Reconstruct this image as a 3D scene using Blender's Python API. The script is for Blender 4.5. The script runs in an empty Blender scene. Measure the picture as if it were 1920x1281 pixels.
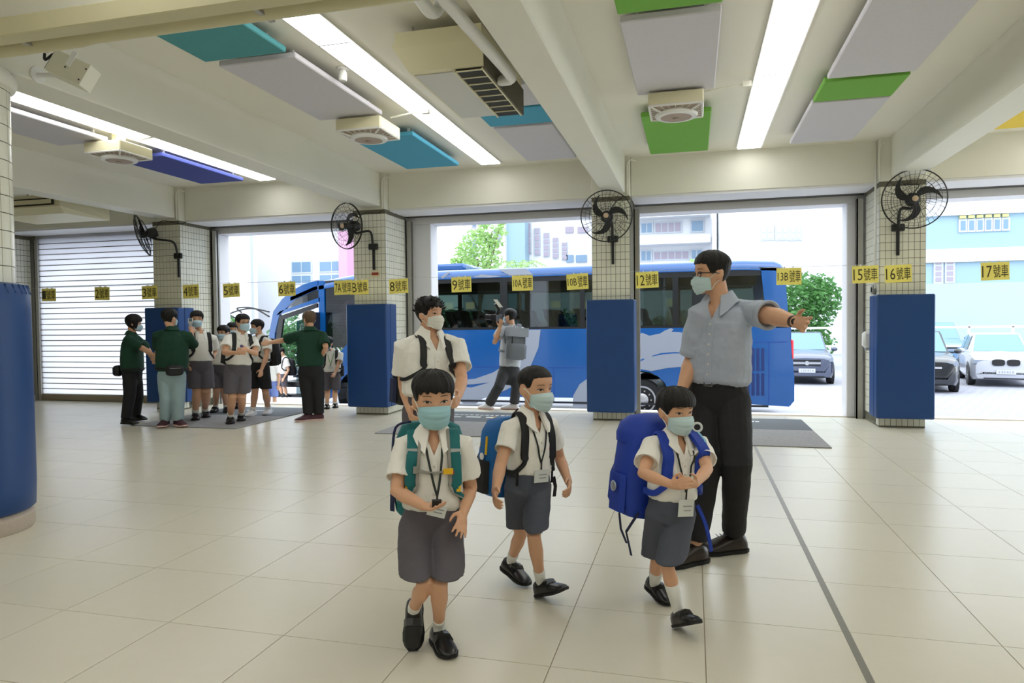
import bpy, math, random
import numpy as np
from mathutils import Vector, Matrix, noise as mnoise
random.seed(7)
SC = bpy.context.scene
COL = SC.collection
# ---------------------------------------------------------------- camera
FPX, YAW, PITCH, ROLL, CAMH = 1307.2, 0.254143, 0.0278934, -0.0106830, 1.374
def _axes():
    cy, sy = math.cos(YAW), math.sin(YAW)
    F = Vector((-sy*math.cos(PITCH), cy*math.cos(PITCH), -math.sin(PITCH)))
    R = Vector((cy, sy, 0)); U = R.cross(F)
    R2 = R*math.cos(ROLL)+U*math.sin(ROLL); U2 = -R*math.sin(ROLL)+U*math.cos(ROLL)
    return F, R2, U2
CF, CR, CU = _axes()
CAMLOC = Vector((0, 0, CAMH))
cam = bpy.data.cameras.new('camera'); cam.lens = 36*FPX/1920; cam.sensor_width = 36
cam.clip_start = 0.05; cam.clip_end = 400
camo = bpy.data.objects.new('camera', cam); COL.objects.link(camo)
camo.matrix_world = Matrix(((CR.x, CU.x, -CF.x, 0), (CR.y, CU.y, -CF.y, 0), (CR.z, CU.z, -CF.z, CAMH), (0, 0, 0, 1)))
SC.camera = camo
# ---------------------------------------------------------------- sky, sun, exposure
wd = bpy.data.worlds.new('sky'); SC.world = wd; wd.use_nodes = True
wd.node_tree.nodes['Background'].inputs[0].default_value = (0.88, 0.95, 1.0, 1)
wd.node_tree.nodes['Background'].inputs[1].default_value = 2.8
sun = bpy.data.lights.new('sun', 'SUN'); sun.energy = 0.4; sun.angle = math.radians(30); sun.color = (1, .97, .92)
suno = bpy.data.objects.new('sun', sun); COL.objects.link(suno); suno.location = (10, 5, 30)
suno.rotation_euler = (math.radians(38), 0, math.radians(25))
vs = SC.view_settings
vs.view_transform = 'Standard'; vs.look = 'None'; vs.gamma = 1; vs.use_curve_mapping = False
vs.exposure = 0.36
STRIP_POWER = 5.2
# ---------------------------------------------------------------- pixel helpers (1920x1281) -> world points
def ray(u, v): return CF + CR*((u-960)/FPX) - CU*((v-640.5)/FPX)
def AtZ(u, v, z=0.0):
    q = ray(u, v); return CAMLOC + q*((z-CAMH)/q.z)
def AtY(u, v, y):
    q = ray(u, v); return CAMLOC + q*(y/q.y)
def AtD(u, v, d): return CAMLOC + ray(u, v)*d
# ---------------------------------------------------------------- materials
def lin(c):
    return tuple((x/12.92 if x <= .04045 else ((x+.055)/1.055)**2.4) for x in [k/255 for k in c])
MATS = {}
def mat(name, rgb, rough=.6, metal=0, spec=.5, coat=0, noise=None, bump=None, emis=None, alpha=None, trans=0, sheen=0, var=0, wave=None):
    """rgb in sRGB 0-255. noise=(scale, amount) colour mottling, bump=(scale, strength, dist) fine relief, var = per-object value jitter"""
    if name in MATS: return MATS[name]
    m = bpy.data.materials.new(name); m.use_nodes = True; nt = m.node_tree; b = nt.nodes['Principled BSDF']
    c = lin(rgb)+(1,)
    b.inputs['Base Color'].default_value = c
    b.inputs['Roughness'].default_value = rough; b.inputs['Metallic'].default_value = metal
    b.inputs['Specular IOR Level'].default_value = spec
    if coat: b.inputs['Coat Weight'].default_value = coat; b.inputs['Coat Roughness'].default_value = .08
    if sheen: b.inputs['Sheen Weight'].default_value = sheen
    if trans: b.inputs['Transmission Weight'].default_value = trans
    if alpha is not None: b.inputs['Alpha'].default_value = alpha
    if emis: b.inputs['Emission Color'].default_value = lin(emis[0])+(1,); b.inputs['Emission Strength'].default_value = emis[1]
    tc = nt.nodes.new('ShaderNodeTexCoord')
    last = None
    if noise:
        n = nt.nodes.new('ShaderNodeTexNoise'); n.inputs['Scale'].default_value = noise[0]; n.inputs['Detail'].default_value = 5
        nt.links.new(tc.outputs['Object'], n.inputs['Vector'])
        r = nt.nodes.new('ShaderNodeMapRange'); r.inputs[3].default_value = 1-noise[1]; r.inputs[4].default_value = 1+noise[1]
        nt.links.new(n.outputs['Fac'], r.inputs[0]); last = r.outputs[0]
    if var:
        oi = nt.nodes.new('ShaderNodeObjectInfo')
        r2 = nt.nodes.new('ShaderNodeMapRange'); r2.inputs[3].default_value = 1-var; r2.inputs[4].default_value = 1+var
        nt.links.new(oi.outputs['Random'], r2.inputs[0])
        if last:
            mm = nt.nodes.new('ShaderNodeMath'); mm.operation = 'MULTIPLY'
            nt.links.new(last, mm.inputs[0]); nt.links.new(r2.outputs[0], mm.inputs[1]); last = mm.outputs[0]
        else: last = r2.outputs[0]
    if last:
        vm = nt.nodes.new('ShaderNodeVectorMath'); vm.operation = 'SCALE'; vm.inputs[0].default_value = c[:3]
        nt.links.new(last, vm.inputs['Scale']); nt.links.new(vm.outputs[0], b.inputs['Base Color'])
    if bump or wave:
        bp = nt.nodes.new('ShaderNodeBump')
        if wave:
            w = nt.nodes.new('ShaderNodeTexWave'); w.inputs['Scale'].default_value = wave[0]; w.bands_direction = wave[3] if len(wave) > 3 else 'X'
            w.inputs['Distortion'].default_value = 1.5
            nt.links.new(tc.outputs['Object'], w.inputs['Vector']); nt.links.new(w.outputs['Fac'], bp.inputs['Height'])
            bp.inputs['Strength'].default_value = wave[1]; bp.inputs['Distance'].default_value = wave[2]
        else:
            n2 = nt.nodes.new('ShaderNodeTexNoise'); n2.inputs['Scale'].default_value = bump[0]; n2.inputs['Detail'].default_value = 4
            nt.links.new(tc.outputs['Object'], n2.inputs['Vector']); nt.links.new(n2.outputs['Fac'], bp.inputs['Height'])
            bp.inputs['Strength'].default_value = bump[1]; bp.inputs['Distance'].default_value = bump[2]
        nt.links.new(bp.outputs[0], b.inputs['Normal'])
    MATS[name] = m
    return m
def glassmat(name, rgb, mix, rough=.03):
    """see-through tinted pane: glossy reflection over a coloured transparency"""
    if name in MATS: return MATS[name]
    m = bpy.data.materials.new(name); m.use_nodes = True; nt = m.node_tree
    out = nt.nodes['Material Output']; nt.nodes.remove(nt.nodes['Principled BSDF'])
    tr = nt.nodes.new('ShaderNodeBsdfTransparent'); tr.inputs[0].default_value = lin(rgb)+(1,)
    gl = nt.nodes.new('ShaderNodeBsdfGlossy'); gl.inputs['Roughness'].default_value = rough
    mx = nt.nodes.new('ShaderNodeMixShader'); mx.inputs[0].default_value = mix
    nt.links.new(tr.outputs[0], mx.inputs[1]); nt.links.new(gl.outputs[0], mx.inputs[2]); nt.links.new(mx.outputs[0], out.inputs[0])
    MATS[name] = m
    return m
def lucentmat(name, rgb, fac):
    if name in MATS: return MATS[name]
    m = bpy.data.materials.new(name); m.use_nodes = True; nt = m.node_tree
    out = nt.nodes['Material Output']; b = nt.nodes['Principled BSDF']; b.inputs['Base Color'].default_value = lin(rgb)+(1,); b.inputs['Roughness'].default_value = .5
    t = nt.nodes.new('ShaderNodeBsdfTranslucent'); t.inputs[0].default_value = lin(rgb)+(1,)
    mx = nt.nodes.new('ShaderNodeMixShader'); mx.inputs[0].default_value = fac
    nt.links.new(b.outputs[0], mx.inputs[1]); nt.links.new(t.outputs[0], mx.inputs[2]); nt.links.new(mx.outputs[0], out.inputs[0])
    MATS[name] = m
    return m
# ---------------------------------------------------------------- mesh builder
class MB:
    def __init__(s): s.v = []; s.f = []
    def add(s, vs_, fs):
        o = len(s.v); s.v.extend([tuple(p) for p in vs_]); s.f.extend([tuple(i+o for i in f) for f in fs]); return s
    def box(s, a, b, bev=0.0):
        (x0, y0, z0), (x1, y1, z1) = a, b
        x0, x1 = min(x0, x1), max(x0, x1); y0, y1 = min(y0, y1), max(y0, y1); z0, z1 = min(z0, z1), max(z0, z1)
        if bev <= 0:
            s.add([(x0, y0, z0), (x1, y0, z0), (x1, y1, z0), (x0, y1, z0), (x0, y0, z1), (x1, y0, z1), (x1, y1, z1), (x0, y1, z1)],
                  [(0, 3, 2, 1), (4, 5, 6, 7), (0, 1, 5, 4), (1, 2, 6, 5), (2, 3, 7, 6), (3, 0, 4, 7)]); return s
        e = bev; rings = []
        def ring(z, k):
            return [(x0+k, y0+e, z), (x0+e, y0+k, z), (x1-e, y0+k, z), (x1-k, y0+e, z), (x1-k, y1-e, z), (x1-e, y1-k, z), (x0+e, y1-k, z), (x0+k, y1-e, z)]
        def ring2(z): return [(x0+e, y0+e, z), (x0+e, y0+e, z), (x1-e, y0+e, z), (x1-e, y0+e, z), (x1-e, y1-e, z), (x1-e, y1-e, z), (x0+e, y1-e, z), (x0+e, y1-e, z)]
        s.loft([[Vector(p) for p in r] for r in (ring2(z0), ring(z0+e, 0), ring(z1-e, 0), ring2(z1))]); return s
    def obox(s, c, ax, ay, az):
        """oriented box: centre and three half-axis vectors"""
        c = Vector(c); ax, ay, az = Vector(ax), Vector(ay), Vector(az)
        p = [c+ax*i+ay*j+az*k for k in (-1, 1) for i, j in ((-1, -1), (1, -1), (1, 1), (-1, 1))]
        s.add(p, [(0, 3, 2, 1), (4, 5, 6, 7), (0, 1, 5, 4), (1, 2, 6, 5), (2, 3, 7, 6), (3, 0, 4, 7)]); return s
    def loft(s, rings, cap=True, closed=True):
        n = len(rings[0]); o = len(s.v)
        for r in rings: s.v.extend([tuple(p) for p in r])
        m = n if closed else n-1
        for i in range(len(rings)-1):
            for j in range(m):
                a = o+i*n+j; b = o+i*n+(j+1) % n; s.f.append((a, b, b+n, a+n))
        if cap and closed:
            s.f.append(tuple(o+j for j in reversed(range(n)))); k = o+(len(rings)-1)*n; s.f.append(tuple(k+j for j in range(n)))
        return s
    def tube(s, pts, r, seg=8, sq=1.0, up=None, round_ends=False):
        pts = [Vector(p) for p in pts]; n = len(pts)
        rs = list(r) if hasattr(r, '__len__') else [r]*n
        if round_ends:
            d0 = (pts[0]-pts[1]).normalized(); d1 = (pts[-1]-pts[-2]).normalized()
            pre = [(pts[0]+d0*rs[0]*math.sin(a), rs[0]*max(.12, math.cos(a))) for a in (1.45, .95, .45)]
            post = [(pts[-1]+d1*rs[-1]*math.sin(a), rs[-1]*max(.12, math.cos(a))) for a in (.45, .95, 1.45)]
            pts = [p for p, _ in pre]+pts+[p for p, _ in post]; rs = [q for _, q in pre]+rs+[q for _, q in post]; n = len(pts)
        rings = []; u = None
        for i in range(n):
            t = (pts[min(i+1, n-1)]-pts[max(i-1, 0)])
            if t.length < 1e-9: t = Vector((0, 0, 1))
            t.normalize()
            if u is None:
                ref = Vector(up) if up is not None else (Vector((0, 0, 1)) if abs(t.z) < .9 else Vector((1, 0, 0)))
                u = (ref-t*ref.dot(t)).normalized()
            else:
                u = (u-t*u.dot(t)).normalized()
            w = t.cross(u)
            rings.append([pts[i]+(w*math.cos(2*math.pi*k/seg)+u*math.sin(2*math.pi*k/seg)*sq)*rs[i] for k in range(seg)])
        return s.loft(rings)
    def lathe(s, prof, c=(0, 0, 0), seg=24, axis=None, cap=True):
        """prof: (radius, height) list about axis through c"""
        c = Vector(c); a = Vector(axis).normalized() if axis is not None else Vector((0, 0, 1))
        ref = Vector((1, 0, 0)) if abs(a.x) < .9 else Vector((0, 1, 0))
        u = (ref-a*ref.dot(a)).normalized(); w = a.cross(u)
        return s.loft([[c+a*h+(u*math.cos(2*math.pi*k/seg)+w*math.sin(2*math.pi*k/seg))*max(r, 1e-4) for k in range(seg)] for r, h in prof], cap)
    def prism(s, poly, d):
        """polygon of 3-D points extruded by vector d"""
        d = Vector(d); n = len(poly); p = [Vector(q) for q in poly]
        o = len(s.v); s.v.extend([tuple(q) for q in p]+[tuple(q+d) for q in p])
        s.f.append(tuple(o+i for i in reversed(range(n)))); s.f.append(tuple(o+n+i for i in range(n)))
        for i in range(n): j = (i+1) % n; s.f.append((o+i, o+j, o+n+j, o+n+i))
        return s
    def ellipsoid(s, c, ax, ay, az, nu=16, nv=10):
        c = Vector(c); ax, ay, az = Vector(ax), Vector(ay), Vector(az); rings = []
        for i in range(nv+1):
            t = -math.pi/2+math.pi*i/nv; ct = max(math.cos(t), .02)
            rings.append([c+az*math.sin(t)+(ax*math.cos(2*math.pi*k/nu)+ay*math.sin(2*math.pi*k/nu))*ct for k in range(nu)])
        return s.loft(rings)
    def ribbon(s, pts, normals, w, th):
        """flat strap along pts with outward normals"""
        pts = [Vector(p) for p in pts]; rings = []
        ws = list(w) if hasattr(w, '__len__') else [w]*len(pts)
        for i, p in enumerate(pts):
            t = (pts[min(i+1, len(pts)-1)]-pts[max(i-1, 0)]).normalized(); n = Vector(normals[i]); n = (n-t*n.dot(t)).normalized(); b = t.cross(n)
            a = ws[i]/2
            rings.append([p+b*a, p+b*a*.8+n*th, p-b*a*.8+n*th, p-b*a])
        return s.loft(rings)
    def mesh(s, name, off=None):
        me = bpy.data.meshes.new(name)
        v = s.v if off is None else [(a-off[0], b-off[1], c-off[2]) for a, b, c in s.v]
        me.from_pydata(v, [], s.f); me.update(); return me
    def build(s, name, m, parent=None, smooth=False, origin=True, label=None):
        off = None
        if parent is not None:
            off = parent['_o'] if '_o' in parent else (0, 0, 0)
        elif origin and s.v:
            a = np.array(s.v); lo, hi = a.min(0), a.max(0); off = (float((lo[0]+hi[0])/2), float((lo[1]+hi[1])/2), float(lo[2]))
        me = s.mesh(name, off); o = bpy.data.objects.new(name, me); COL.objects.link(o)
        if m is not None: me.materials.append(m if not isinstance(m, str) else MATS[m])
        if parent is not None: o.parent = parent; o['_o'] = off
        else: o.location = off or (0, 0, 0); o['_o'] = off or (0, 0, 0)
        if smooth: shade(me, smooth if isinstance(smooth, (int, float)) and smooth is not True else None)
        if label: o['label'] = label
        return o
def shade(me, ang=None):
    me.polygons.foreach_set('use_smooth', [True]*len(me.polygons))
    if ang: me.set_sharp_from_angle(angle=math.radians(ang))
def fixnormals(me):
    import bmesh
    bm = bmesh.new(); bm.from_mesh(me); bmesh.ops.recalc_face_normals(bm, faces=bm.faces); bm.to_mesh(me); bm.free()
def thing(name, label, cat, loc=(0, 0, 0), group=None, kind=None):
    o = bpy.data.objects.new(name, None); COL.objects.link(o); o.location = loc; o['_o'] = tuple(loc); o.empty_display_size = .05
    if label: o['label'] = label
    if cat: o['category'] = cat
    if group: o['group'] = group
    if kind: o['kind'] = kind
    return o
def tag(o, label=None, cat=None, group=None, kind=None):
    for k, v in (('label', label), ('category', cat), ('group', group), ('kind', kind)):
        if v: o[k] = v
    return o
def inst(src, name, parent, loc, rz=0):
    """another object sharing mesh data, loc in world"""
    o = bpy.data.objects.new(name, src); COL.objects.link(o)
    po = parent['_o'] if parent is not None else (0, 0, 0)
    o.location = (loc[0]-po[0], loc[1]-po[1], loc[2]-po[2]); o.rotation_euler = (0, 0, rz)
    if parent is not None: o.parent = parent
    return o
def text_mesh(body, size, ext=.0008):
    cu = bpy.data.curves.new('txt', 'FONT'); cu.body = body; cu.size = size; cu.extrude = ext; cu.resolution_u = 2
    o = bpy.data.objects.new('txt', cu); COL.objects.link(o)
    me = bpy.data.meshes.new_from_object(o.evaluated_get(bpy.context.evaluated_depsgraph_get()))
    bpy.data.objects.remove(o); bpy.data.curves.remove(cu)
    a = np.array([v.co[:] for v in me.vertices]) if len(me.vertices) else np.zeros((1, 3))
    return me, a
def lettering(name, body, c, ax, ay, w, h, m, parent, ext=.0008):
    """flat lettering fitted into a w x h field centred at c, ax/ay unit directions of reading and up"""
    me, a = text_mesh(body, 1.0, ext)
    lo, hi = a.min(0), a.max(0); ax, ay = Vector(ax), Vector(ay); nz = ax.cross(ay); po = Vector(parent['_o'])
    for v in me.vertices:
        x = ((v.co.x-lo[0])/(hi[0]-lo[0])-.5)*w; y = ((v.co.y-lo[1])/(hi[1]-lo[1])-.5)*h
        v.co = Vector(c)+ax*x+ay*y+nz*v.co.z-po
    me.update(); o = bpy.data.objects.new(name, me); COL.objects.link(o); o.parent = parent; o['_o'] = tuple(po); me.materials.clear(); me.materials.append(m)
    return o
def V(*a): return Vector(a)
def crv(pts, n=6):
    """Catmull-Rom through points"""
    P = [Vector(p) for p in pts]; out = []
    for i in range(len(P)-1):
        a = P[max(i-1, 0)]; b = P[i]; c = P[i+1]; d = P[min(i+2, len(P)-1)]
        for k in range(n):
            t = k/n; out.append(.5*((2*b)+(c-a)*t+(2*a-5*b+4*c-d)*t*t+(3*b-a-3*c+d)*t**3))
    out.append(P[-1]); return out
# ================================================================ materials of the place
paint = mat('cream wall paint', (236, 235, 222), .55, noise=(3, .025), bump=(60, .08, .002))
ceilp = mat('ceiling paint', (240, 237, 224), .6, noise=(2, .02))
white = mat('white outer paint', (238, 238, 242), .5, noise=(3, .02))
ftile = mat('beige floor tile', (222, 217, 199), .26, spec=.5, noise=(9, .02), var=.02, bump=(40, .03, .001))
grout = mat('floor grout', (168, 152, 128), .8, noise=(20, .08))
ctile = mat('glazed cream tile', (231, 230, 214), .22, spec=.5, var=.03)
cgrout = mat('dark tile grout', (112, 108, 92), .9)
padm = mat('blue vinyl padding', (20, 66, 126), .42, spec=.5, noise=(6, .04), bump=(120, .1, .001))
steel = mat('brushed steel', (176, 174, 168), .42, metal=.7, noise=(30, .06))
darkm = mat('black metal', (26, 27, 26), .45, spec=.5)
blackp = mat('black plastic', (20, 20, 21), .5)
whitep = mat('white plastic', (238, 238, 234), .4)
creamp = mat('cream plastic', (232, 226, 192), .45)
strip = mat('light panel', (255, 255, 255), .5, emis=((253, 252, 248), STRIP_POWER))
# ================================================================ floor
floor = MB().box((-12.4, -8, -.3), (9.6, 10.85, -.004)).build('floor', grout); tag(floor, kind='structure')
TX, TY, TS = -1.7553, 2.688, .6
tme = MB().box((-.298, -.298, -.012), (.298, .298, 0)).mesh('floor_tile'); tme.materials.append(ftile)
cells = []
for i in range(-18, 19):
    for j in range(-18, 14):
        cx, cy = TX+TS*(i+.5), TY+TS*(j+.5)
        if not (-12.1 < cx < 9.3 and -7.6 < cy < 10.55): continue
        d = Vector((cx, cy, -CAMH)).dot(CF)
        area = 0
        if d > .8:
            u = 960+FPX*Vector((cx, cy, -CAMH)).dot(CR)/d; vv = 640.5-FPX*Vector((cx, cy, -CAMH)).dot(CU)/d
            if -120 < u < 2040 and vv < 1420: area = 1/d**3
        cells.append((area, cx, cy))
cells.sort(key=lambda c: -c[0])
rest = MB()
for k, (a, cx, cy) in enumerate(cells):
    if k < 300 and a > 0: inst(tme, 'floor_tile', floor, (cx, cy, 0))
    else: rest.box((cx-.298, cy-.298, -.012), (cx+.298, cy+.298, 0))
ro = rest.build('floor_tile_field', ftile, floor); ro['kind'] = 'stuff'
dr = MB().box((.63, -7.5, -.01), (.66, 10.5, .0015)).build('movement_joint', mat('grey joint strip', (132, 128, 116), .4, metal=.5, noise=(30, .1)), floor)
edge = MB().box((-12.4, 10.62, -.02), (9.6, 10.85, .002)).build('edge_strip', mat('pale slab edge', (230, 229, 222), .5), floor)
# ================================================================ ceiling, beams, walls
ceil = MB().box((-12.4, -8, 3.62), (9.6, 10.6, 3.8)).build('ceiling', ceilp); tag(ceil, kind='structure')
def struct(name, mb, m, smooth=False): o = mb.build(name, m, smooth=smooth); o['kind'] = 'structure'; return o
CXS = [-8.33, -4.71, -1.09, 2.53, 6.15]
for cx in CXS:
    struct('ceiling_beam', MB().box((cx-(.1 if abs(cx+1.09) < .1 else .14), 3.55, 3.12), (cx+.2, 9.66, 3.63), .012), paint)
    struct('ceiling_beam', MB().box((cx-.14, -8, 3.12), (cx+.2, 3.2, 3.63), .012), paint)
struct('ceiling_beam', MB().box((-12.2, 3.2, 3.1), (9.6, 3.55, 3.63), .012), paint)
# beam over the openings, with its white underside strip and the outer lintel
for k in range(len(CXS)+1):
    xa = -12.0 if k == 0 else CXS[k-1]+.27
    xb = 9.5 if k == len(CXS) else CXS[k]-.27
    struct('facade_beam', MB().box((xa, 9.78, 3.1), (xb, 10.3, 3.63)), paint)
    struct('trim_%d' % (k+1), MB().box((xa, 9.8, 3.065), (xb, 10.36, 3.1)), white)
    if k: 
        hb = MB().box((xa, 10.36, 3.06), (xb, 10.5, 3.1)); struct('shutter_box', hb, mat('dark shutter slot', (60, 58, 54), .6))
struct('wall_outer_lintel', MB().box((-12.2, 10.52, 2.96), (9.6, 10.88, 4.6)), white)
struct('wall_left', MB().box((-12.3, -8, 0), (-12.0, 10.8, 3.63)), cgrout)
struct('wall_back', MB().box((-12.3, -8.3, 0), (9.6, -8, 3.63)), paint)
struct('wall_right', MB().box((9.5, -8, 0), (9.8, 7.2, 3.63)), paint)
wl = bpy.data.objects['wall_left']
tl = MB()
for j in range(30):
    for i in range(70):
        y = 10.4-.066*i; z = .1*j
        tl.box((-12.0, y-.061, z+.004), (-11.995, y, z+.096))
o = tl.build('wall_tile_field', ctile, wl); o['kind'] = 'stuff'
struct('baseboard_left', MB().box((-12.0, -8, 0), (-11.97, 10.4, .1)), mat('grey skirting', (190, 186, 172), .5))
# ---------------------------------------------------------------- tiled columns with padding
fme = MB().box((-.0295, -.004, 0), (.0295, 0, .094)).mesh('column_tile'); fme.materials.append(ctile)
sme = MB().box((0, -.0295, 0), (.004, .0295, .094)).mesh('column_tile'); sme.materials.append(ctile)
sm2 = MB().box((-.004, -.0295, 0), (0, .0295, .094)).mesh('column_tile'); sm2.materials.append(ctile)
pads = ['left end by the roller shutter', 'beside the bus door', 'at the centre of the openings', 'nearest the parked white car']
for k, cx in enumerate(CXS[:4]):
    x0, x1 = cx-.26, cx+.26
    c = MB().box((x0, 9.654, 0), (x1, 10.42, 3.08)); colo = struct('column', c, cgrout)
    cap = MB().box((x0-.004, 9.645, 3.08), (x1+.004, 10.4, 3.63), .01).build('column_head', paint, colo)
    zs = [0.02]+[1.62+.1*j for j in range(15)]
    for z in zs:
        h = min(1, (3.08-z)/.1)
        if h < .6: continue
        for i in range(8): inst(fme, 'column_tile', colo, (x0+.0325+.065*i, 9.654, z))
        if k in (0, 1):
            for i in range(11): inst(sme, 'column_tile', colo, (x1, 9.69+.066*i, z))
        if k == 3:
            for i in range(11): inst(sm2, 'column_tile', colo, (x0, 9.69+.066*i, z))
    if k in (0, 1, 3):
        lt = MB()
        for j in range(16):
            for i in range(2, 11):
                yy = 9.69+.066*i
                if k == 3: lt.box((x0-.004, yy-.0295, .02+.1*j), (x0, yy+.0295, .114+.1*j))
                else: lt.box((x1, yy-.0295, .02+.1*j), (x1+.004, yy+.0295, .114+.1*j))
        lo_ = lt.build('lower_side_tiles', ctile, colo); lo_['kind'] = 'stuff'
    pd = thing('column_pad', 'navy blue padded box around the tiled column '+pads[k], 'column pad', (cx, 9.8, .125), 'column pads')
    zb, zt = .125, 1.665
    MB().box((x0-.065, 9.50, zb), (x1+.065, 9.652, zt), .014).build('front_panel', padm, pd, smooth=40)
    MB().box((x0-.065, 9.655, zb), (x0-.002, 9.88, zt), .012).build('side_panel', padm, pd, smooth=40)
    MB().box((x1+.002, 9.655, zb), (x1+.065, 9.88, zt), .012).build('side_panel', padm, pd, smooth=40)
# shutter guide rails
for x, y in ((-4.4, 10.46), (-.79, 10.36), (2.2, 10.44), (-8.0, 10.44), (-11.86, 10.44), (-1.4, 10.44), (-8.66, 10.46)):
    g = MB().box((x-.04, y-.05, 0), (x+.04, y-.02, 3.0)).box((x-.04, y+.02, 0), (x+.04, y+.05, 3.0)).box((x-.04, y-.05, 0), (x-.025, y+.05, 3.0))
    struct('shutter_guide', g, steel)
# outer white pillars
for xa, xb, yb in ((-4.55, -4.06, 10.84), (2.06, 2.9, 10.84), (-8.62, -8.02, 10.84), (-12.3, -11.9, 10.84)):
    struct('wall_outer_pillar', MB().box((xa, 10.52, 0), (xb, yb, 2.96), .01), white)
# roller shutter of translucent slats between the left wall and the first column
rs = thing('roller_shutter', 'closed white slatted roller shutter at the far left end', 'shutter', (-10.3, 10.44, 0))
slm = lucentmat('milky slat', (248, 248, 250), .88)
sl = MB().box((-1.6, -.012, .003), (1.6, .012, .097)).mesh('slat'); sl.materials.append(slm)
rodm = mat('slat hinge', (120, 108, 92), .5)
rd = MB().tube([(-1.6, 0, 0), (1.6, 0, 0)], .008, 6).mesh('hinge_rod'); rd.materials.append(rodm)
for j in range(29):
    z = .12+.1*j; inst(sl, 'slat', rs, (-10.26, 10.45, z)); inst(rd, 'hinge_rod', rs, (-10.26, 10.436, z))
MB().box((-11.86, 10.41, 0), (-8.66, 10.48, .12), .01).build('bottom_bar', mat('bronze shutter bar', (150, 138, 118), .45, metal=.4), rs)
# ---------------------------------------------------------------- round tiled column in the left foreground
RC = (-4.72, 3.6)
rc = struct('round_column', MB().lathe([(.282, .2), (.282, 3.1)], (RC[0], RC[1], 0), 48), cgrout, True)
MB().lathe([(.35, 0), (.36, .02), (.36, .1), (.33, .13), (.3, .16)], (*RC, 0), 48).build('plinth', mat('terrazzo plinth', (190, 176, 160), .6, noise=(60, .15)), rc, smooth=40)
NT = 20
rt = MB(); a = 2*math.pi/NT
rt.loft([[V(math.cos(t)*r, math.sin(t)*r, z) for t in (-a/2+.008, -a/6, a/6, a/2-.008)]+[V(math.cos(t)*.28, math.sin(t)*.28, z) for t in (a/2-.008, -a/2+.008)] for r, z in ((.288, .003), (.288, .115))])
rtm = rt.mesh('column_tile'); rtm.materials.append(ctile)
for j in range(15):
    for i in range(NT):
        th = i*a
        if math.cos(th-math.atan2(-RC[1], -RC[0])) > -.15 and 1.55+.118*j < 3.0: inst(rtm, 'column_tile', rc, (*RC, 1.55+.118*j), th)
MB().lathe([(.29, 2.98), (.315, 2.99), (.33, 3.02), (.33, 3.06), (.3, 3.1)], (*RC, 0), 48).build('collar_ring', paint, rc, smooth=40)
rp = thing('column_pad', 'round navy blue vinyl padding wrapped around the left foreground column', 'column pad', (*RC, .13), 'column pads')
prof = [(.345, .13), (.368, .15), (.374, .3), (.372, .9), (.37, 1.5), (.366, 1.62), (.35, 1.66), (.30, 1.675)]
MB().lathe(prof, (*RC, 0), 64).build('padding', padm, rp, smooth=50)
tk = MB()
for i in range(40):
    t = 2*math.pi*i/40
    tk.tube([V(RC[0]+math.cos(t)*.352, RC[1]+math.sin(t)*.352, 1.662), V(RC[0]+math.cos(t+.03)*.371, RC[1]+math.sin(t+.03)*.371, 1.6)], [.006, .002], 6)
o = tk.build('top_gather', padm, rp, smooth=True); o['kind'] = 'stuff'
# ================================================================ mats on the floor
matm = mat('charcoal entrance mat', (108, 114, 120), .95, noise=(90, .35), bump=(220, .6, .004))
matl = mat('grey ribbed mat', (154, 154, 156), .95, noise=(40, .3), bump=(160, .6, .004))
wtxt = mat('white mat print', (225, 230, 232), .8)
def floor_mat(label, x0, x1, words):
    t = thing('entrance_mat', label, 'mat', ((x0+x1)/2, 9, 0), 'entrance mats')
    MB().box((x0, 9.12, .001), (x1, 10.1, .012), .003).build('printed_half', matm, t)
    MB().box((x0, 7.95, .001), (x1, 9.118, .012), .003).build('plain_half', matl, t)
    for i, (w, hgt, dy, n) in enumerate(words):
        st_ = MB(); rr = random.Random(i+int(x0*10)); xx = (x0+x1)/2-w/2
        for q in range(n):
            ww = w/n*rr.uniform(.55, .85); st_.box((xx, dy, .0125), (xx+ww, dy+hgt*rr.uniform(.6, 1), .0135)); xx += w/n
        o_ = st_.build('worn_print', wtxt, t); o_['kind'] = 'stuff'
floor_mat('dark entrance mat under the children lined up by the roller shutter', -7.45, -5.85, [(.5, .06, 9.65, 8)])
floor_mat('charcoal entrance mat behind the four walking boys', -3.85, -2.2, [(1.1, .07, 9.72, 14), (.9, .1, 9.5, 3)])
floor_mat('grey entrance mat behind the pointing man', -.25, 1.42, [(.55, .07, 9.75, 9), (.3, .13, 9.52, 4)])
# ================================================================ ceiling lights
lens = mat('aluminium light frame', (225, 225, 222), .4)
def light_strip(label, x0, x1, y0, y1, first=None):
    t = thing('ceiling_light', label, 'ceiling light', ((x0+x1)/2, (y0+y1)/2, 3.6), 'long ceiling light strips')
    MB().box((x0-.02, y0-.02, 3.6), (x1+.02, y1+.02, 3.63)).build('housing', lens, t)
    ys = [y0]; y = first if first else y0+1.66
    while y < y1-.1: ys.append(y); y += 1.66
    ys.append(y1)
    for a_, b_ in zip(ys[:-1], ys[1:]): MB().box((x0, a_+.002, 3.588), (x1, b_-.002, 3.6)).build('light_panel', strip, t)
    for a_ in ys[1:-1]: MB().box((x0, a_-.006, 3.583), (x1, a_+.006, 3.588)).build('joint_bar', mat('joint grey', (150, 150, 156), .5), t)
light_strip('long light strip running over the roller shutter end', -6.44, -6.17, 3.75, 9.48, 5.05)
light_strip('long light strip between the teal and pale blue panels', -2.87, -2.605, 3.75, 9.46, 5.05)
light_strip('long light strip between the green ceiling panels', .57, .85, 3.75, 9.58, 5.1)
light_strip('long light strip near the yellow panel out to the right', 4.15, 4.42, 3.75, 9.5, 5.05)
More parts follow.
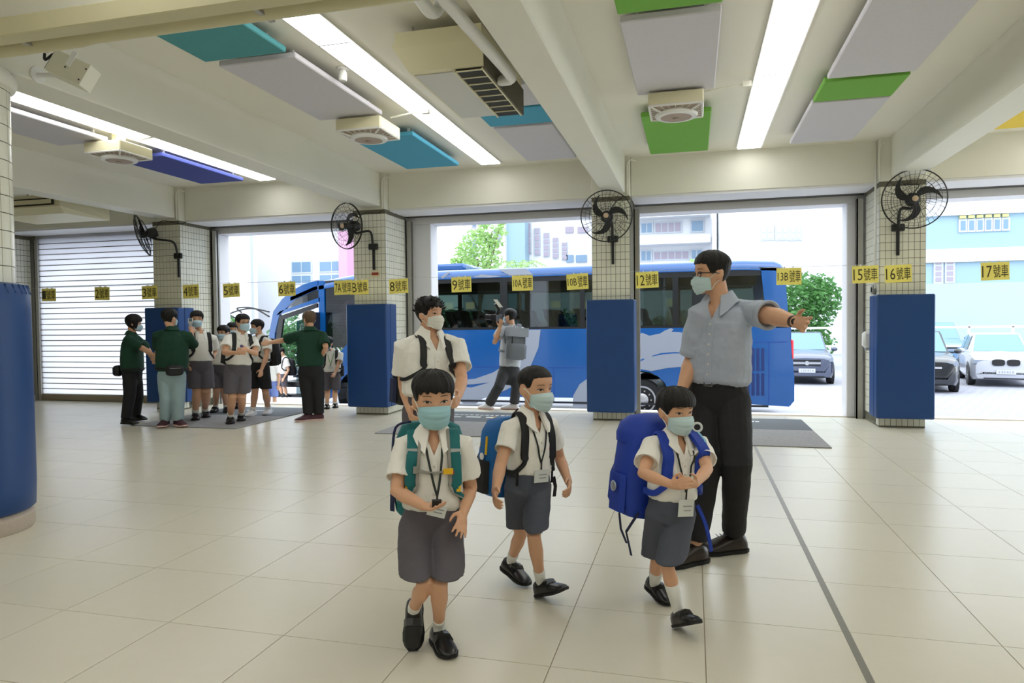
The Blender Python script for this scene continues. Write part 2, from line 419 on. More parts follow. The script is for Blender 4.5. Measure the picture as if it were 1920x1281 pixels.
for x in (-6.3, -2.74, .71, 4.28): light_strip('ceiling light strip behind the camera, in line with the %s bay' % {-6.3: 'roller shutter', -2.74: 'coach front', .71: 'coach tail', 4.28: 'rightmost'}[x], x-.13, x+.13, -6.5, 3.0)
# ================================================================ acoustic panels
def panel(label, x0, x1, y0, y1, rgb, z=3.5):
    m = mat('felt '+str(rgb), rgb, .9, noise=(25, .04), bump=(200, .25, .002))
    t = thing('acoustic_panel', label, 'ceiling panel', ((x0+x1)/2, (y0+y1)/2, z), 'acoustic ceiling panels')
    MB().box((x0, y0, z), (x1, y1, z+.05), .008).build('felt_board', m, t, smooth=30)
    r = MB()
    for x in (x0+.1, x1-.12):
        for y in (y0+.12, y1-.12): r.box((x, y, z+.045), (x+.025, y+.025, 3.625))
    r.build('hanger', lens, t)
TEAL, GREY, SKY, INDIGO, GREEN, YEL = (82, 154, 160), (212, 210, 218), (84, 170, 204), (74, 86, 166), (120, 180, 78), (236, 206, 80)
panel('dark teal panel nearest the round column', -3.81, -3.07, 4.33, 4.9, TEAL)
panel('grey panel between the dark teal panel and the box fan', -3.77, -3.06, 5.01, 6.62, GREY)
panel('sky blue panel behind the box fan left of centre', -3.82, -3.06, 7.42, 9.03, SKY)
panel('narrow teal panel behind the grilled air conditioner', -2.13, -1.42, 6.8, 7.36, SKY)
panel('grey panel against the facade beam beside the centre beam', -2.12, -1.46, 7.45, 9.06, GREY)
panel('grey panel partly hidden behind the air conditioner', -2.12, -1.42, 6.12, 6.74, GREY)
panel('indigo panel at the far left of the ceiling', -7.15, -6.42, 7.42, 9.04, INDIGO)
panel('grey panel next to the round column at the left', -7.2, -6.5, 5.0, 6.66, GREY)
panel('green panel cut off at the top edge', -.5, .2, 4.3, 4.94, GREEN)
panel('large grey panel in front of the right box fan', -.5, .2, 5.07, 6.74, GREY)
panel('green panel under the right box fan', -.52, .19, 7.45, 9.15, GREEN)
panel('large grey panel at the upper right corner', 1.16, 1.87, 4.95, 6.76, GREY)
panel('narrow green panel right of the light strip', 1.15, 1.85, 6.84, 7.44, GREEN)
panel('pale grey panel beside the right column head', 1.145, 1.85, 7.48, 9.12, GREY)
panel('yellow panel at the right edge of the ceiling', 3.24, 3.95, 7.48, 9.1, YEL)
# ================================================================ box fans on the ceiling
brown = mat('fan mesh', (176, 160, 148), .7)
def box_fan(label, x, y):
    t = thing('ceiling_box_fan', label, 'ceiling fan', (x, y, 3.3), 'ceiling box fans')
    MB().box((x-.25, y-.25, 3.36), (x+.25, y+.25, 3.48), .01).build('housing', creamp, t)
    MB().box((x-.05, y-.05, 3.48), (x+.05, y+.05, 3.63)).build('mount', creamp, t)
    b = MB(); R0 = [(x-.24, y-.24), (x+.24, y-.24), (x+.24, y+.24), (x-.24, y+.24)]; R1 = [(x-.13, y-.13), (x+.13, y-.13), (x+.13, y+.13), (x-.13, y+.13)]
    b.loft([[V(px, py, 3.362) for px, py in R0], [V(px, py, 3.33) for px, py in R1]]); b.build('grille', brown, t)
    r = MB()
    for s in range(4):
        a0 = R0[s]; a1 = R0[(s+1) % 4]
        r.tube([V(a0[0], a0[1], 3.36), V(R1[s][0], R1[s][1], 3.325)], .012, 6); r.tube([V(a0[0], a0[1], 3.36), V(a1[0], a1[1], 3.36)], .012, 6)
        for q in (.2, .35, .5, .65, .8): r.tube([V(a0[0]+(a1[0]-a0[0])*q, a0[1]+(a1[1]-a0[1])*q, 3.358), V(R1[s][0]+(R1[(s+1) % 4][0]-R1[s][0])*q, R1[s][1]+(R1[(s+1) % 4][1]-R1[s][1])*q, 3.328)], .004, 4)
    r.build('ribs', whitep, t)
    MB().lathe([(.19, 3.345), (.2, 3.325), (.19, 3.305), (.165, 3.3)], (x, y, 0), 32).build('ring', whitep, t, smooth=40)
    MB().lathe([(.16, 3.302), (.13, 3.298), (.03, 3.296), (.028, 3.285), (.01, 3.283)], (x, y, 0), 32).build('louvre_disc', brown, t, smooth=40)
    MB().tube([V(x+.25, y, 3.52), V(x+.62, y, 3.56)], .01, 6).box((x+.6, y-.02, 3.53), (x+.68, y+.03, 3.58)).build('conduit', paint, t)
box_fan('square ceiling fan by the indigo panel', -6.48, 6.79)
box_fan('square ceiling fan by the sky blue panel', -3.3, 6.79)
box_fan('square ceiling fan over the green panel', -.148, 6.87)
# ================================================================ wall fans on the columns
def wall_fan(label, hub, ax, base, r=.335, spin=.5):
    hub, ax, base = Vector(hub), Vector(ax).normalized(), Vector(base)
    t = thing('wall_fan', label, 'fan', tuple(base), 'wall fans on the columns')
    ref = V(0, 0, 1); u = (ref-ax*ref.dot(ax)).normalized(); w = ax.cross(u)
    def pt(rad, th, h): return hub+(w*math.cos(th)+u*math.sin(th))*rad+ax*h
    g = MB()
    def ringt(rad, h, tr): g.loft([[pt(rad+tr*math.cos(q), th, h+tr*math.sin(q)) for q in (0, 2.1, 4.2)] for th in [2*math.pi*k/40 for k in range(41)]], cap=False)
    ringt(r, 0, .009); ringt(r*.99, .015, .005)
    for fr, h in ((.25, .085), (.45, .075), (.65, .06), (.83, .04)): ringt(r*fr, h, .0028); 
    for fr, h in ((.4, -.08), (.7, -.055)): ringt(r*fr, h, .0028)
    for k in range(36):
        th = 2*math.pi*k/36
        g.tube([pt(.05, th, .085), pt(r*.5, th+.1, .073), pt(r*.8, th+.16, .045), pt(r, th+.2, 0)], .0022, 3)
        if k % 2 == 0: g.tube([pt(.06, th, -.09), pt(r*.6, th, -.065), pt(r, th, 0)], .0022, 3)
    g.build('guard', darkm, t)
    b = MB()
    for k in range(3):
        th0 = spin+2*math.pi*k/3; rings = []
        for i in range(9):
            q = i/8; rad = .05+(r*.86-.05)*q; th = th0+.9*q*q; wd_ = .022+.03*math.sin(math.pi*min(1, q*1.02))
            if i == 8: wd_ = .01
            c = pt(rad, th, 0); tg = (-w*math.sin(th)+u*math.cos(th)); pv = (tg+ax*.35).normalized()
            nrm = pv.cross((c-hub).normalized())
            rings.append([c+pv*wd_+nrm*.002, c-pv*wd_+nrm*.002, c-pv*wd_-nrm*.002, c+pv*wd_-nrm*.002])
        b.loft(rings)
    bl = b.build('blades', blackp, t, smooth=40); fixnormals(bl.data)
    MB().lathe([(.02, -.22), (.07, -.21), (.082, -.16), (.08, -.09), (.05, -.06), (.045, .03), (.03, .045)], hub, 20, ax).build('motor', darkm, t, smooth=40)
    MB().lathe([(.034, .08), (.034, .092), (.02, .1)], hub, 16, ax).build('badge', mat('fan badge', (206, 180, 150), .5), t, smooth=40)
    kn = hub-ax*.15
    MB().tube(crv([kn, kn+V(0, 0, -.1)-ax*.02, base+V(0, -.14, .22), base+V(0, -.05, .06), base+V(0, -.045, 0)], 5), .018, 8).build('arm', darkm, t, smooth=True)
    MB().box((base.x-.075, base.y-.05, base.z-.04), (base.x+.075, base.y-.002, base.z+.05), .012).build('wall_bracket', darkm, t, smooth=30)
    MB().box((base.x-.018, base.y-.035, base.z-.34), (base.x+.018, base.y-.002, base.z-.03), .006).build('bracket_rail', darkm, t)
    MB().tube(crv([kn+V(.02, .05, .08), kn+V(.1, .1, .2), V(base.x+.06, base.y-.01, 3.02), V(base.x+.14, base.y-.01, 3.05)], 5), .006, 5).build('cable', blackp, t)
    return t
wall_fan('black wall fan turned sideways above the roller shutter end', AtY(268, 441, 9.32), (-.8, -.52, -.28), (-8.08, 9.65, 2.5), .335, .3)
wall_fan('black wall fan on the column beside the bus door', AtY(650, 424, 9.3), (-.35, -.93, -.08), (-4.63, 9.65, 2.52), .33, 1.9)
wall_fan('black wall fan on the centre column', AtY(1137, 405, 9.3), (.05, -1, -.05), (-1.06, 9.65, 2.49), .335, 2.45)
wall_fan('black wall fan on the right column by the white car', AtY(1714, 373, 9.3), (-.12, -1, -.08), (2.47, 9.65, 2.49), .345, 2.3)
# ================================================================ bus number signs on a line
yel = mat('yellow card', (250, 236, 122), .6)
inkm = mat('black marker ink', (66, 62, 36), .7)
ln = MB().tube([(-11.95, 9.33, 2.03), (-4.7, 9.33, 2.02), (2.5, 9.33, 2.025), (9.4, 9.33, 2.03)], .0025, 5).build('sign_line', mat('nylon line', (210, 212, 214), .5))
tag(ln, 'thin line strung in front of the columns carrying the yellow signs', 'line')
SIGNL = {'1': 'yellow card reading 1號車 at the left edge of the roller shutter', '2': 'yellow card reading 2號車 in front of the middle of the roller shutter', '3': 'yellow card reading 3號車 half over the roller shutter, half over a column',
 '4': 'yellow card reading 4號車 beside the tiled flank of the leftmost square column', '5': 'yellow card reading 5號車 against the bright wall left of the coach', '6': 'yellow card reading 6號車 over the upper front corner of the coach',
 '7A': 'yellow card reading 7A號車, left one of the overlapping pair', 'B': 'yellow card reading B號車, right one of the overlapping pair', '8': 'yellow card reading 8號車 beside the tiled flank above the tall boy', '9': 'yellow card reading 9號車 over the coach window right of the tall boy',
 '10A': 'yellow card reading 10A號車 directly above the photographer', '10B': 'yellow card reading 10B號車 just left of the centre column', '12': 'yellow card reading 12號車 just right of the centre column', '13B': 'yellow card reading 13B號車 between the coach tail and the green tree',
 '15': 'yellow card reading 15號車 over the shutter guide beside the right column', '16': 'yellow card reading 16號車 on the front of the right column', '17': 'yellow card reading 17號車 above the white parked car'}
for txt, x, tilt in [('1', -10.36, .01), ('2', -9.28, .02), ('3', -8.36, -.02), ('4', -7.59, -.02), ('5', -6.86, -.03), ('6', -5.9, -.02), ('7A', -4.965, -.03), ('B', -4.715, -.03), ('8', -4.09, -.03), ('9', -3.14, -.02), ('10A', -2.26, -.01), ('10B', -1.5, -.04), ('12', -.58, -.03), ('13B', 1.16, 0), ('15', 2.03, -.02), ('16', 2.39, -.03), ('17', 3.41, -.02)]:
    y = 9.3 if txt != 'B' else 9.312
    t = thing('number_sign', SIGNL[txt], 'sign', (x, y, 1.8), 'yellow bus number signs')
    ax, az = V(math.cos(tilt), 0, -math.sin(tilt)), V(math.sin(tilt), 0, math.cos(tilt)); c = V(x, y, 1.907)
    MB().obox(c, ax*.1465, V(0, .0015, 0), az*.105).build('card', yel, t)
    wn = {1: .085, 2: .115, 3: .14}[len(txt)]
    off = .02 if txt == 'B' else 0
    lettering('numeral', txt, c+ax*(-.14+wn/2+off)+V(0, -.0025, 0)-az*.002, ax, az, wn*.88, .135 if len(txt) < 3 else .1, inkm, t)
    rest_ = .28-wn-off
    lettering('characters', '號車', c+ax*(-.14+wn+off+rest_/2)+V(0, -.0025, 0), ax, az, rest_*.92, .15, inkm, t)
    MB().box((x-.055, 9.303, 2.0), (x-.045, 9.335, 2.03)).box((x+.045, 9.303, 2.0), (x+.055, 9.335, 2.03)).build('clip', whitep, t)
# ================================================================ air conditioners, pipes, speaker
ac = thing('air_conditioner', 'cream ceiling air conditioner with black louvred grille', 'air conditioner', (-1.78, 5.4, 3.2))
MB().prism([(-2.13, 4.84, 3.44), (-2.13, 6.05, 3.44), (-1.46, 6.05, 3.44), (-1.46, 4.84, 3.44)], (0, 0, .08)).build('top', creamp, ac)
b = MB(); b.loft([[V(-2.14, 4.82, 3.44), V(-1.45, 4.82, 3.44), V(-1.45, 6.05, 3.44), V(-2.14, 6.05, 3.44)], [V(-2.14, 4.82, 3.4), V(-1.45, 4.82, 3.4), V(-1.45, 6.05, 3.4), V(-2.14, 6.05, 3.4)], [V(-2.02, 4.84, 3.22), V(-1.45, 4.84, 3.22), V(-1.45, 6.04, 3.22), V(-2.02, 6.04, 3.22)]])
b.build('casing', creamp, ac)
MB().box((-2.0, 4.9, 3.212), (-1.69, 6.02, 3.222)).build('underside_panel', mat('pale grey panel', (214, 214, 208), .5), ac)
MB().box((-1.665, 4.87, 3.205), (-1.465, 6.03, 3.221)).build('grille_recess', mat('grille black', (44, 42, 36), .7), ac)
for i in range(8): MB().box((-1.665, 4.87+.145*i, 3.198), (-1.465, 4.882+.145*i, 3.206)).build('grille_bar', creamp, ac)
for x in (-1.675, -1.462): MB().box((x-.006, 4.86, 3.196), (x+.006, 6.04, 3.21)).build('grille_rail', creamp, ac)
MB().box((-1.449, 4.86, 3.2), (-1.44, 6.04, 3.42)).build('side_mesh', mat('mesh dark', (96, 90, 76), .7), ac)
for x, y in ((-2.05, 5.0), (-2.05, 5.9)): MB().tube([(x, y, 3.5), (x, y, 3.63)], .008, 6).build('hanger_rod', steel, ac)
tag(MB().tube(crv([V(-1.385, 3.6, 3.24), V(-1.36, 4.2, 3.23), V(-1.31, 4.98, 3.21), V(-1.32, 5.12, 3.2), V(-1.41, 5.2, 3.22)], 6), .04, 12, round_ends=True).build('drain_pipe', whitep, smooth=True), 'white pipe running beside the grilled air conditioner', 'pipe')
tag(MB().tube(crv([V(-1.66, 3.6, 3.42), V(-1.64, 4.1, 3.4), V(-1.63, 4.28, 3.38), V(-1.6, 4.36, 3.45), V(-1.5, 4.2, 3.6)], 6), .042, 12, round_ends=True).build('drain_pipe', whitep, smooth=True), 'short white pipe elbow in front of the grilled air conditioner', 'pipe')
a2 = thing('air_conditioner', 'cream air conditioner half hidden behind the far left beam', 'air conditioner', (-9.2, 8.1, 2.95))
b = MB(); b.loft([[V(-10.0, 7.95, 3.25), V(-8.62, 7.95, 3.25), V(-8.62, 8.8, 3.25), V(-10.0, 8.8, 3.25)], [V(-10.0, 7.95, 3.08), V(-8.62, 7.95, 3.08), V(-8.6, 8.8, 3.04), V(-10.0, 8.8, 3.04)], [V(-10.0, 8.1, 3.0), V(-8.7, 8.1, 3.0), V(-8.6, 8.8, 2.99), V(-10.0, 8.8, 2.99)]])
b.build('casing', creamp, a2)
MB().box((-9.95, 7.935, 3.1), (-8.72, 7.95, 3.2)).build('outlet_frame', mat('outlet black', (46, 42, 30), .6), a2)
MB().box((-9.95, 7.925, 3.12), (-8.75, 7.94, 3.18)).build('outlet_flap', creamp, a2)
for x in (-9.7, -8.9): MB().tube([(x, 8.4, 3.2), (x, 8.4, 3.63)], .012, 6).build('hanger_rod', steel, a2)
pipec = mat('beige pipe paint', (206, 200, 164), .55, noise=(5, .05))
tag(MB().tube([V(-11.9, 3.3, 3.035), V(-3.4, 3.3, 3.035), V(-3.3, 3.3, 3.04), V(9.4, 3.3, 3.04)], [.055, .055, .05, .05], 16).build('sprinkler_pipe', pipec, smooth=True), 'thick beige pipe crossing the upper left corner', 'pipe')
tr = thing('cable_trunking', 'beige cable trunking above the thick pipe', 'trunking', (-2, 3.2, 3.0))
MB().box((-11.9, 3.08, 2.99), (9.4, 3.19, 3.095), .006).build('duct', pipec, tr)
for x in (-3.72, -2.2, -.6): MB().box((x, 3.12, 3.0), (x+.03, 3.36, 3.02)).tube([(x+.015, 3.3, 3.085), (x+.015, 3.3, 3.098)], .02, 6).build('pipe_clip', steel, tr)
sp = thing('loudspeaker', 'cream loudspeaker box tilted under the upper left beam', 'loudspeaker', (-4.1, 3.9, 3.05))
TLs, TRs, BLs = AtD(105, 92, 4.72), AtD(170, 122, 4.70), AtD(88, 131, 4.70)
sa = (TRs-TLs)/2; sb = (BLs-TLs)/2; sb = sb-sa*(sb.dot(sa)/sa.dot(sa)); sc_ = sa.cross(sb).normalized(); sc_ = sc_ if sc_.dot(CF) > 0 else -sc_
scn = TLs+sa+sb+sc_*.06
MB().obox(scn, sa, sb, sc_*.06).build('cabinet', mat('speaker cream', (228, 226, 206), .5), sp)
MB().obox(scn-sa*1.03, sa*.03, sb*.95, sc_*.055).build('front_grille', mat('speaker grille', (70, 70, 66), .6), sp)
for i_, j_ in ((.9, -.5), (.85, .6), (-.1, .1)): MB().lathe([(.006, 0), (.006, .003)], scn+sa*i_+sb*j_-sc_*.06, 8, -sc_).build('screw', darkm, sp)
MB().obox(scn-sc_*.065-sb*.75, sa.normalized()*.018, sb*.7, sc_*.004).build('bracket', whitep, sp)
MB().tube(crv([scn-sa*1.0-sb*.3, scn-sa*1.35-sb*.7, scn-sa*1.6+sb*.1, scn-sa*1.8-sb*.4], 6), .009, 6).build('cable', blackp, sp)
MB().tube(crv([scn+sc_*.05, scn+sc_*.1+V(-.05, 0, .03), V(-4.5, scn.y+.1, scn.z+.05)], 4), .016, 8).lathe([(.06, 0), (.06, .012)], V(-4.511, scn.y+.1, scn.z+.05), 16, (1, 0, 0)).build('wall_arm', whitep, sp)
det = thing('heat_detector', 'small white cylinder detector hanging from the ceiling', 'detector', (-2.97, 5.62, 3.5))
MB().lathe([(.03, 3.505), (.036, 3.51), (.036, 3.58), (.028, 3.59), (.028, 3.62)], (-2.97, 5.62, 0), 16).build('body', whitep, det, smooth=40)
MB().lathe([(.05, 3.6), (.05, 3.622)], (-2.97, 5.62, 0), 16).build('base_plate', whitep, det)
# conduits down the column heads
for cx, nm in ((-8.33, 'left end'), (-1.09, 'centre'), (-4.71, 'bus door'), (2.53, 'right')):
    x = cx+(.2 if cx < 2 else -.3); y = 9.63
    tag(MB().tube(crv([V(x+.14, 9.7, 3.55), V(x+.08, y, 3.56), V(x+.035, y, 3.5), V(x+.03, y, 3.35), V(x+.03, y, 3.1)], 5), .012, 8).build('conduit', paint, smooth=True), 'thin cream conduit bent down the head of the %s column' % nm, 'conduit')
tag(MB().tube([V(2.235, 9.72, 3.3), V(2.235, 9.72, 1.75)], .014, 8).build('conduit', whitep, smooth=True), 'straight white conduit down the side of the right column', 'conduit')
dp = thing('sanitiser_dispenser', 'white hand sanitiser dispenser beside the right column pad', 'dispenser', (2.2, 9.95, .95))
MB().box((2.14, 9.9, .99), (2.262, 10.02, 1.2), .03).build('shell', whitep, dp, smooth=40)
MB().box((2.17, 9.93, .955), (2.235, 9.99, .995), .008).build('nozzle', mat('grey plastic', (170, 172, 176), .5), dp)
sk = thing('wall_switch', 'small grey switch box under the 15號車 sign', 'switch', (2.24, 9.85, 1.68))
MB().box((2.225, 9.8, 1.68), (2.264, 9.9, 1.8), .006).build('plate', mat('switch grey', (150, 150, 144), .5), sk)
MB().box((2.215, 9.83, 1.71), (2.228, 9.87, 1.77)).build('button', blackp, sk)
lb = thing('wall_label', 'small cream label with red print under the fan by the bus door', 'label', (-4.62, 9.64, 2.1))
MB().box((-4.68, 9.638, 2.07), (-4.55, 9.65, 2.17)).build('plate', mat('cream label', (220, 208, 176), .6), lb)
MB().box((-4.67, 9.635, 2.1), (-4.56, 9.639, 2.14)).build('red_print', mat('red ink', (150, 60, 40), .6), lb)
# ================================================================ outside: ground, steps
GZ = -.78
pave = mat('pale paving', (164, 166, 176), .7, noise=(4, .04))
struct('ground', MB().box((-60, 10.85, GZ-.2), (70, 95, GZ)), pave)
for i in range(4):
    struct('trim_step', MB().box((-12.2, 10.85+.32*i, GZ), (9.6, 10.85+.32*(i+1), -.16*(i+1))), mat('pale step', (190, 190, 192), .6))
gl = MB(); 
for j in range(34):
    for i in range(60):
        x = 4.6+.26*i+(.13 if j % 2 else 0); y = 14.6+.2*j*1.4
        gl.box((x, y, GZ), (x+.25, y+.265, GZ+.006))
o = gl.build('paving_block_field', mat('paving block', (154, 156, 170), .75, noise=(1.5, .07)), bpy.data.objects['ground']); o['kind'] = 'stuff'
# ================================================================ the blue coach
BY, BW = 15.2, 2.5
bblue = mat('coach blue paint', (4, 76, 140), .25, coat=.6, noise=(.6, .03))
bgrey = mat('coach silver paint', (138, 144, 156), .3, coat=.4)
bblack = mat('coach black trim', (22, 24, 26), .35)
tint = glassmat('tinted coach glass', (176, 188, 186), .1)
tintd = glassmat('dark coach glass', (112, 122, 124), .14)
tyre = mat('tyre rubber', (24, 24, 25), .85, noise=(30, .15))
alloy = mat('wheel alloy', (190, 190, 192), .35, metal=.7)
seatm = mat('coach seat fabric', (44, 46, 52), .8)
bus = thing('coach', 'long blue coach with silver swooshes parked outside the openings', 'bus', (-4, 16.4, GZ))
def xz(pts, y): return [V(x, y, z) for x, z in pts]
def arch(cx, cz, r, n=10): return [(cx+r*math.cos(math.pi*(1-k/n)*1.0), max(cz+r*math.sin(math.pi*k/n), -.47)) for k in range(n+1)]
low = [(-8.62, -.47)]+arch(-7.72, -.33, .6)+arch(-1.077, -.31, .6)+[(1.9, -.42), (2.0, -.3), (2.0, .2), (1.93, .92), (1.9, 1.22), (-7.5, 1.2), (-7.98, .95), (-8.3, .62), (-8.62, .44)]
for yy, nm in ((BY, 'body_side'), (BY+BW-.08, 'body_side')):
    MB().prism(xz(low, yy), (0, .08, 0)).build(nm, bblue, bus)
MB().box((-9.95, BY+.1, -.15), (1.9, BY+BW-.1, -.05)).build('floor_pan', bblack, bus)
MB().box((-7.9, BY+.09, .3), (1.85, BY+BW-.09, .4)).build('cabin_floor', bblack, bus)
MB().box((1.78, BY+.08, -.4), (1.95, BY+BW-.08, 1.3)).build('rear_panel', bblue, bus)
# roof shell with rounded shoulders, following the front curve
rsec = [(1.8, 2.46), (1.74, 2.54), (1.62, 2.59), (1.0, 2.62), (-2.2, 2.61), (-5.6, 2.59), (-7.9, 2.55), (-8.9, 2.41), (-9.55, 2.17)]
rings = []
for x, z in rsec:
    t_ = .22
    rings.append([V(x, BY, z-t_), V(x, BY, z-.13), V(x, BY+.05, z-.05), V(x, BY+.16, z), V(x, BY+BW/2, z+.05), V(x, BY+BW-.16, z), V(x, BY+BW-.05, z-.05), V(x, BY+BW, z-.13), V(x, BY+BW, z-t_), V(x, BY+BW-.1, z-t_), V(x, BY+.1, z-t_)])
MB().loft(rings).build('roof', bblue, bus, smooth=40)
MB().box((-7.3, BY+.5, 2.58), (-5.2, BY+BW-.5, 2.78), .06).build('roof_unit', bblue, bus, smooth=40)
# pillars: curved front post, middle post, rear post
for yy in (BY, BY+BW-.1):
    MB().prism(xz([(-9.5, 2.2), (-9.78, 2.0), (-10.03, 1.7), (-10.15, 1.2), (-10.2, .5), (-10.16, -.42), (-10.02, -.42), (-10.05, .5), (-10.0, 1.18), (-9.86, 1.62), (-9.4, 2.0), (-8.8, 2.22), (-8.8, 2.44), (-9.2, 2.34)], yy), (0, .1, 0)).build('front_pillar', bblue, bus)
    MB().box((-8.78, yy, .55), (-8.63, yy+.1, 2.42)).build('door_pillar', bblue, bus)
    MB().prism(xz([(-9.95, 1.6), (-8.75, 1.92), (-8.75, 2.02), (-9.85, 1.7)], yy), (0, .1, 0)).build('quarter_rail', bblue, bus)
    MB().prism(xz([(1.9, 1.2), (1.83, 2.2), (1.78, 2.34), (1.7, 2.42), (1.32, 2.45), (1.36, 2.38), (1.48, 1.2)], yy), (0, .1, 0)).build('rear_pillar', bblue, bus)
    for x0, x1 in ((-.02, .35), (-.42, -.3), (-4.22, -4.05), (-6.05, -5.95), (-7.35, -7.1), (-2.4, -2.3)):
        MB().box((x0, yy+.01, 1.2), (x1, yy+.07, 2.4)).build('window_pillar', bblack, bus)
    MB().box((-8.6, yy+.02, 2.28), (1.35, yy+.06, 2.42)).build('upper_black_band', bblack, bus)
    MB().box((-7.6, yy+.02, 1.16), (1.5, yy+.06, 1.26)).build('lower_black_band', bblack, bus)
    for x0, x1 in ((.35, 1.42), (-.3, -.02), (-2.3, -.42), (-4.05, -2.4), (-5.95, -4.22), (-7.1, -6.05), (-8.6, -7.35)):
        MB().box((x0, yy+.03, 1.26 if x0 > -8 else .8), (x1, yy+.04, 2.28)).build('window_pane', tint if x0 > -8 else tintd, bus)
MB().box((-6.6, BY+.3, 2.1), (1.3, BY+.95, 2.3)).build('luggage_rack', bblack, bus)
MB().box((-6.6, BY+BW-.95, 2.1), (1.3, BY+BW-.3, 2.3)).build('luggage_rack', bblack, bus)
# front door: frame, glass leaves, steps
MB().prism(xz([(-9.99, .9), (-9.86, 1.58), (-8.82, 1.88), (-8.82, 1.78), (-9.75, 1.5), (-9.86, .9), (-9.9, -.42), (-10.0, -.42)], BY-.01), (0, .07, 0)).build('door_frame', bblack, bus)
MB().prism(xz([(-9.78, -.4), (-9.72, 1.46), (-9.25, 1.58), (-9.2, -.4)], BY+.55), (0, .02, 0)).build('windscreen_side', glassmat('clear coach glass', (190, 202, 202), .12), bus)
MB().obox((-8.78, BY-.22, .66), (.03, .0, 0), (0, .32, 0), (0, 0, 1.0)).build('folded_door_leaf', bblack, bus)
MB().prism(xz([(-9.66, 1.72), (-8.8, 1.98), (-8.8, 2.3), (-9.2, 2.2)], BY+.03), (0, .01, 0)).build('quarter_glass', tintd, bus)
for i in range(3): MB().box((-9.9, BY+.02+.3*i, GZ+.36+.22*i), (-8.85, BY+.32+.3*i, GZ+.42+.22*i)).build('entry_step', bblack, bus)
MB().box((-8.82, BY+.0, -.42), (-8.6, BY+.06, .5)).build('door_sill', bblue, bus)
MB().lathe([(.2, 0), (.22, .02), (.2, .04)], (-9.3, BY+1.0, .95), 20, (.7, 0, .7)).build('steering_wheel', bblack, bus)
st = MB()
def seat(x, y):
    t = MB(); t.loft([[V(x+dx-.06*k, y-w, z), V(x+dx-.06*k, y+w, z), V(x+dx+.1-.06*k, y+w, z), V(x+dx+.1-.06*k, y-w, z)] for k, (dx, w, z) in enumerate(((0, .2, .75), (.02, .22, 1.0), (.06, .21, 1.25), (.12, .15, 1.32), (.15, .14, 1.38), (.16, .15, 1.44), (.18, .13, 1.62), (.2, .08, 1.66)))])
    t.box((x-.45, y-.21, .72), (x+.05, y+.21, .86), .03)
    t.build('seat', seatm, bus, smooth=30)
for x in (-6.6, -5.9, -5.2, -4.5, -3.8, -3.1, -2.4, -1.7, -1.0, -.3, .5, 1.2):
    for y in (BY+.4, BY+.85, BY+1.65, BY+2.1): seat(x, y)
for cx in (-7.72, -1.077):
    for yy, s in ((BY+.06, 1), (BY+BW-.06, -1)):
        w = thing('wheel', None, None, (cx, yy, -.34)); w.parent = bus; w.location = Vector((cx, yy, -.34))-Vector(bus['_o'])
        MB().lathe([(.3, 0), (.41, 0), (.44, .06*s), (.44, .22*s), (.41, .28*s), (.3, .28*s)], (cx, yy, -.34), 36, (0, 1, 0)).build('tyre', tyre, w, smooth=40)
        MB().lathe([(.31, .01*s), (.3, -.015*s), (.27, -.01*s), (.25, .06*s), (.17, .07*s), (.14, .0), (.1, -.02*s), (.05, -.03*s)], (cx, yy, -.34), 30, (0, 1, 0)).build('rim', alloy, w, smooth=30)
        nb = MB()
        for k in range(10): a_ = 2*math.pi*k/10; nb.lathe([(.018, -.01*s), (.018, .08*s)], (cx+.2*math.cos(a_), yy-.02*s, -.34+.2*math.sin(a_)), 6, (0, 1, 0))
        nb.build('wheel_nuts', steel, w)
    MB().lathe([(.6, 0), (.6, .5)], (cx, BY+.02, -.34), 30, (0, 1, 0), cap=False).build('wheel_well', bblack, bus)
# silver swooshes on the near side, panel lines, vents, lamps
def decal(name, px, m, th=.006, y=None):
    yy = (y or BY); pts = [AtY(u, v, yy-.001) for u, v in px]
    o = MB().prism(pts, (0, -th, 0)).build(name, m, bus); fixnormals(o.data); return o
def cz(lst, ox, oy, s): return [(ox+a_/s, oy+b_/s) for a_, b_ in lst]
decal('silver_swoosh', cz([(-20, 380), (105, 372), (135, 358), (210, 388), (320, 365), (370, 335), (430, 310), (462, 320), (440, 347), (520, 350), (640, 375), (760, 360), (900, 420), (860, 560), (760, 660), (640, 712), (600, 722), (520, 714), (400, 725), (230, 757), (105, 735), (-20, 720)], 1180, 560, 5.571), bgrey)
decal('blue_streak', cz([(235, 598), (330, 570), (470, 558), (610, 565), (610, 576), (470, 572), (350, 582), (240, 604)], 1180, 560, 5.571), bblue, .008)
decal('blue_streak', cz([(90, 650), (150, 625), (160, 632), (110, 660)], 1180, 560, 5.571), bblue, .008)
decal('silver_swoosh', cz([(705, 752), (797, 752), (785, 850), (745, 945), (690, 1040), (600, 1085), (480, 1130), (440, 1160), (380, 1160), (330, 1120), (330, 1062), (420, 1068), (520, 1040), (430, 1050), (330, 1055), (330, 1030), (440, 1020), (540, 985), (620, 930), (690, 840)], 740, 360, 2.912), bgrey)
decal('silver_swoosh', cz([(972, 1178), (975, 1112), (1010, 1050), (1100, 985), (1100, 1178)], 740, 360, 2.912), bgrey)
decal('roof_swoosh', cz([(780, 612), (1085, 602), (1160, 668), (1020, 672), (925, 684), (860, 655)], 800, 400, 5.822), bgrey)
decal('roof_swoosh', cz([(500, 700), (600, 668), (820, 690), (680, 702)], 800, 400, 5.822), bgrey)
decal('roof_swoosh', cz([(150, 700), (230, 640), (260, 640), (180, 715)], 800, 400, 5.822), bgrey)
seam = mat('panel seam', (14, 60, 140), .5)
